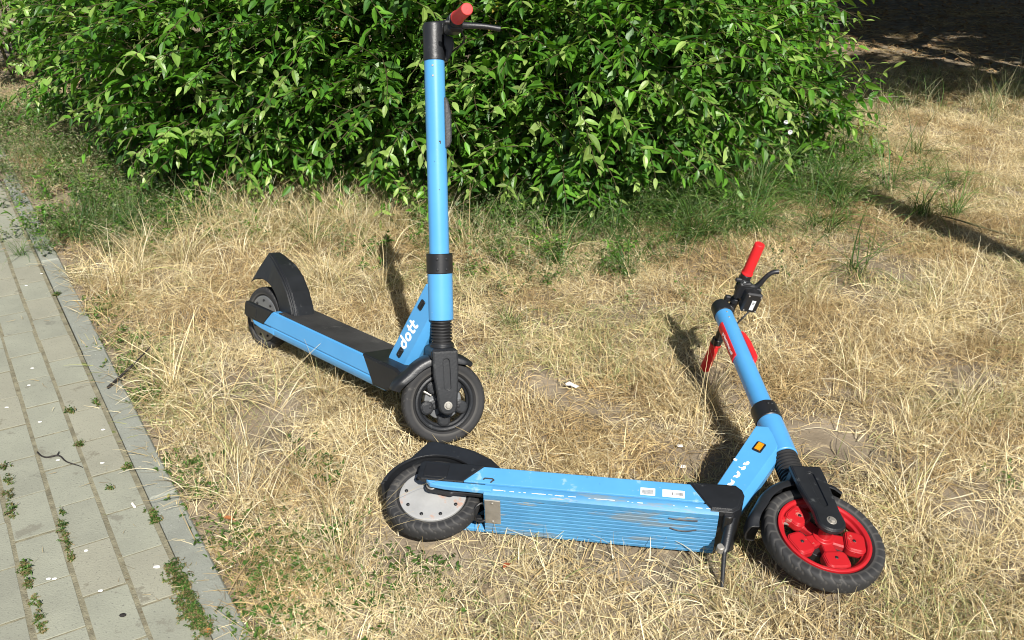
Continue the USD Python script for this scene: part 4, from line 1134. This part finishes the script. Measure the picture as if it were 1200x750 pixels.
clump('weed_clump', 'small single green weed on the open straw below the long grass', 'weed', 715, 318, WEED + HERB, 5, .07, 78, part='foliage', sc=(.4, .6))

# low green creeping plants by the kerb and in the joints
CREEP = [weed_proto(80 + k, 7, .03, (.006, .016), [(.07, .15, .025), (.10, .19, .04), (.05, .11, .02), (.16, .17, .05)], .07) for k in range(4)]
xs, ys = [], []
rc_ = np.random.default_rng(15)
for a, b_, n, r in [(310, 650, 26, .14), (290, 690, 30, .16), (350, 690, 22, .16), (235, 580, 12, .06), (215, 545, 10, .05), (255, 630, 12, .06), (375, 640, 10, .10), (130, 400, 16, .10), (115, 370, 12, .08), (150, 430, 14, .08), (165, 462, 12, .06), (360, 545, 6, .08), (390, 548, 4, .04), (445, 665, 8, .1), (500, 690, 8, .1), (410, 735, 10, .12), (120, 350, 8, .05), (1180, 570, 4, .1), (310, 735, 16, .12), (700, 300, 5, .2)]:
    c = at(a, b_)
    for k in range(n):
        d = rc_.normal(size=2) * r * .55
        if uv(c[0] + d[0], c[1] + d[1])[0] > KERB_W + .01 and not KEEP.contains(sg.Point(c[0] + d[0], c[1] + d[1])):
            xs.append(c[0] + d[0]); ys.append(c[1] + d[1])
place('creeping_weeds', 'low bright green creeping weeds among the straw near the kerb', CREEP, np.array(xs), np.array(ys), rc_, sc=(.6, 1.2))
MOSS = [weed_proto(95 + k, 9, .020, (.004, .011), [(.07, .15, .025), (.10, .18, .04), (.05, .11, .02), (.20, .17, .07), (.26, .20, .10)], .010) for k in range(4)]
xs, ys, ss = [], [], []
for ax, ay, bx, by, n, w_ in [(68, 600, 84, 658, 17, .003), (3, 533, 15, 608, 15, .004), (28, 658, 50, 746, 22, .003), (203, 662, 238, 748, 95, .012), (176, 597, 184, 614, 12, .006), (147, 545, 151, 549, 5, .003), (111, 472, 115, 476, 6, .003), (91, 520, 93, 524, 4, .002), (80, 482, 85, 483, 4, .002), (64, 347, 69, 345, 5, .002), (128, 570, 131, 576, 3, .002)]:
    qa, qb = at(ax, ay), at(bx, by)
    for k in range(n):
        q = qa + (qb - qa) * rc_.random()
        q[:2] += N * rc_.normal() * w_ + D * rc_.normal() * .004
        xs.append(q[0]); ys.append(q[1])
pp = np.stack([xs, ys, np.full(len(xs), -.002)], 1)
tag(instancer('/World/joint_weeds', MOSS, pp, rc_.integers(0, 4, len(xs)), quat_zt(rc_.uniform(0, 6.28, len(xs)), 0 * pp[:, 0], 0 * pp[:, 0]), rc_.uniform(.4, 1.0, len(xs))), 'tiny green weeds in the joints of the pavers and along the kerb', 'weeds', kind='stuff')

# straw bits and sand grains lying on the paving
LIT = protos(90, 4, 'straw', n=2, length=(.015, .05), width=(.0010, .0022), spread=.03, elev=(0, .1), bend=(0, .3), tints=STRAW + BROWN, seg=3)
xs, ys = [], []
for k in range(75):
    v_ = rc_.uniform(-1.2, 3.4); u_ = -abs(rc_.normal(0, .18)) if rc_.random() < .6 else rc_.uniform(-.012, .07)
    q = O + N * (u_ + KERB_L) + D * v_
    xs.append(q[0]); ys.append(q[1])
pp = np.stack([xs, ys, np.full(len(xs), .006)], 1)
tag(instancer('/World/straw_litter', LIT, pp, rc_.integers(0, 4, len(xs)), quat_zt(rc_.uniform(0, 6.28, len(xs)), 0 * pp[:, 0], 0 * pp[:, 0]), rc_.uniform(.5, 1.2, len(xs))), 'loose straw bits blown onto the kerb and pavers', 'litter', kind='stuff')
# brown leaf litter in the shade and by the kerb's end
def dead_leaf(r_):
    v, f = leaf_geo(r_.uniform(.04, .08), r_.uniform(.02, .035), r_.uniform(-.3, .4), r_.uniform(.1, .6), 5)
    c = [(.26, .15, .07), (.34, .22, .11), (.20, .12, .06), (.42, .31, .18)][r_.integers(4)]
    return (v + [0, 0, .006], f), np.repeat([c], len(v), 0), 'straw'


r_l = np.random.default_rng(19)
DL = [dead_leaf(r_l) for k in range(8)]
n = 9000
x, y = r_l.uniform(1.5, 11, n), r_l.uniform(7.3, 16, n)
x2, y2 = r_l.normal(-2.35, .35, 200), r_l.normal(4.85, .22, 200)
x, y = np.r_[x, x2], np.r_[y, y2]
place('leaf_litter', 'brown fallen leaves on the shaded soil under the trees', DL, x, y, r_l, size=np.r_[np.ones(n), np.full(200, .42)], sc=(.6, 1.3), tilt=.25, z=.004)
# sparse straw in the shade, and pale stalks along its edge
rs_, x, y, px, py = scatter(16, (1.8, 9.5, 7.4, 14), 20)
P = protos(21, 5, 'straw', n=40, length=(.06, .2), width=(.002, .004), spread=.2, elev=(0, .5), bend=(.1, 1), tints=BROWN + STRAW[1:4], seg=3)
place('shaded_straw', 'thin dry straw on the dark shaded ground', P, x, y, rs_, sc=(.8, 1.5))
rs_, x, y, px, py = scatter(26, (2.0, 6.5, 6.7, 8.6), 22)
P = protos(23, 6, 'green_blade', n=16, length=(.15, .45), width=(.002, .004), spread=.08, elev=(.8, 1.5), bend=(.2, 1.8), tints=GREY + GREY + STRAW[:1] + GRASS, seg=6)
place('shade_edge_grass', 'straggling grey green stalks along the edge of the shade', P, x, y, rs_, sc=(.6, 1.2))

# ------------------------------------------------------------------ small things lying about
def ground_pt(px, py, z=0.0):
    p = at(px, py); g = max(float(ground_z(p[0], p[1])), 0.0 if uv(p[0], p[1])[0] < KERB_W else -1)
    p[2] = g + z
    return p


a_, b_ = ground_pt(127, 458, .012), ground_pt(181, 419, .06)
tag(put('stick', tube([a_, (a_ + b_) / 2 + [0, 0, -.004], b_], [.0048, .0042, .0016], 8), 'twig', smooth=True), 'straight black stick lying across the edge of the kerb into the straw', 'stick')
tw_ = [ground_pt(*q, .004) for q in [(44, 531), (48, 535), (57, 537), (67, 535), (75, 540), (86, 545), (97, 549)]]
tg = cat([tube(tw_, [.0022, .0024, .0024, .0026, .0022, .0018, .0010], 7), tube([tw_[3], ground_pt(70, 531.5, .008)], [.0022, .0012], 6, 1)])
tag(put('twig', tg, 'twig', smooth=True), 'thin forked black twig lying on the pavers', 'twig')
tag(put('twig', tube([ground_pt(1108, 213, .03), ground_pt(1116, 217, .02), ground_pt(1128, 221, .025)], [.005, .005, .002], 7), 'stem', smooth=True), 'short dark twig on the straw beyond the long thin shadow', 'twig')
tag(put('twig', tube([ground_pt(1104, 256, .02), ground_pt(1130, 266, .03), ground_pt(1176, 276, .02), ground_pt(1215, 284, .02)], [.003, .0045, .0045, .003], 7), 'stem', smooth=True), 'long thin dark branch lying beside the shadow at the right', 'twig')
c_ = ground_pt(670, 457, .016)
pg = np.array([[-.022, .010, .002], [-.008, .017, .006], [.004, .007, .004], [.024, -.008, .003], [.012, -.016, .001], [-.004, -.008, .005], [-.019, -.002, .003]])
pgl = np.vstack([pg + [0, 0, .0012], pg]); k7 = np.arange(7)
pf = [(0, 1, 6), (1, 2, 6), (2, 5, 6), (2, 3, 5), (3, 4, 5)]
pf = [(a, c, b) for a, b, c in pf] + [(a + 7, b + 7, c + 7) for a, b, c in pf] + [q for k in range(7) for q in ((k, (k + 1) % 7, (k + 1) % 7 + 7), (k, (k + 1) % 7 + 7, k + 7))]
tag(put('paper_scrap', trimesh.Trimesh(pgl + c_, pf, process=False), 'paper'), 'folded white paper scrap on the straw between the two scooters', 'paper')
for px_, py_, lab in ((797, 523, 'small crumpled white scrap above the fallen scooter\'s deck, farther of two'), (800, 548, 'small crumpled white scrap close above the fallen scooter\'s deck, nearer of two')):
    s_ = trimesh.creation.icosphere(2, .008); s_.vertices = s_.vertices * [1.2, .9, .4] * (1 + .5 * (meshkit.fbm(np.array(s_.vertices) * 160, 2, 3) - .5))[:, None] + ground_pt(px_, py_, .012)
    tag(put('paper_scrap', s_, 'paper'), lab, 'paper')
c_ = ground_pt(157, 594, .004)
bt = cyl(.0036, -.011, .012, 14, 'y'); bt.apply_transform(trimesh.transformations.rotation_matrix(.7, [0, 0, 1])); bt.apply_translation(c_ + [0, 0, .001])
tag(put('cigarette_butt', bt, 'butt_paper', smooth=40), 'pale cigarette butt on the paver joint beside the kerb', 'cigarette butt')
tag(put('pebble', trimesh.creation.icosphere(2, .006).apply_transform(trimesh.transformations.scale_and_translate([1.3, 1, .5], ground_pt(144, 722, .003))), 'twig', smooth=True), 'small dark pebble on a paver near the bottom of the picture', 'pebble')
for k, (px_, py_) in enumerate([(49, 321), (31, 335), (38, 432), (34, 452), (121, 504), (120, 543), (8, 478), (101, 646), (184, 665), (118, 693), (64, 679), (57, 679), (68, 540), (47, 495)]):
    s_ = trimesh.creation.icosphere(1, .0042 if k not in (8,) else .006); s_.vertices = s_.vertices * [1.5, 1.0, .12] * (1 + .6 * (meshkit.fbm(np.array(s_.vertices) * 300 + k, 2, k) - .5))[:, None] + ground_pt(px_, py_, .0022)
    tag(put('white_speck', s_, 'paper', smooth=True), 'small white dropping speck on a grey paver', 'speck', group='white specks on the pavers')
for k, (q, lab) in enumerate([((4.92, 1.455, .36), 'white bindweed flower low in the rightmost shrub, lower of two'), ((4.95, 1.435, .405), 'pale bindweed flower low in the rightmost shrub, upper of two')]):
    fl = lathe([(.0008, 0), (.003, .010), (.006, .014), (.0125, .0165), (.012, .0172), (.0055, .0148), (.0025, .0105)], 18, 'y', closed=False)
    fl.apply_transform(trimesh.transformations.rotation_matrix(math.pi, [0, 0, 1])); fl.apply_translation([q[1], q[0], q[2]])
    tag(put('bindweed_flower', fl, 'petal', smooth=True, tint=np.repeat([[.82, .82, .86]], len(fl.vertices), 0)), lab, 'flower')
r_f = np.random.default_rng(25)
for px_, py_, col, lab in ((590, 674, (.45, .13, .05), 'orange dry leaf bit on the bare patch below the fallen scooter'), (262, 612, (.42, .16, .06), 'reddish dry leaf bit near the kerb, left of the fallen scooter'), (765, 296, (.50, .34, .10), 'yellow leaf on the straw below the long green grass'), (1042, 237, (.30, .19, .10), 'brown leaf on the straw near the tip of the long shadow'), (238, 742, (.48, .20, .06), 'orange dry leaf bit on the kerb at the bottom edge')):
    v, f = leaf_geo(.034, .015, .3, .5, 6)
    c = ground_pt(px_, py_, .020 if px_ > 260 else .006); a = r_f.uniform(0, 6.28)
    v = v @ np.array([[math.cos(a), math.sin(a), 0], [-math.sin(a), math.cos(a), 0], [0, 0, 1]]) + c
    tag(put('fallen_leaf', (v, f), 'straw', smooth=True, tint=np.repeat([col], len(v), 0)), lab, 'leaf')
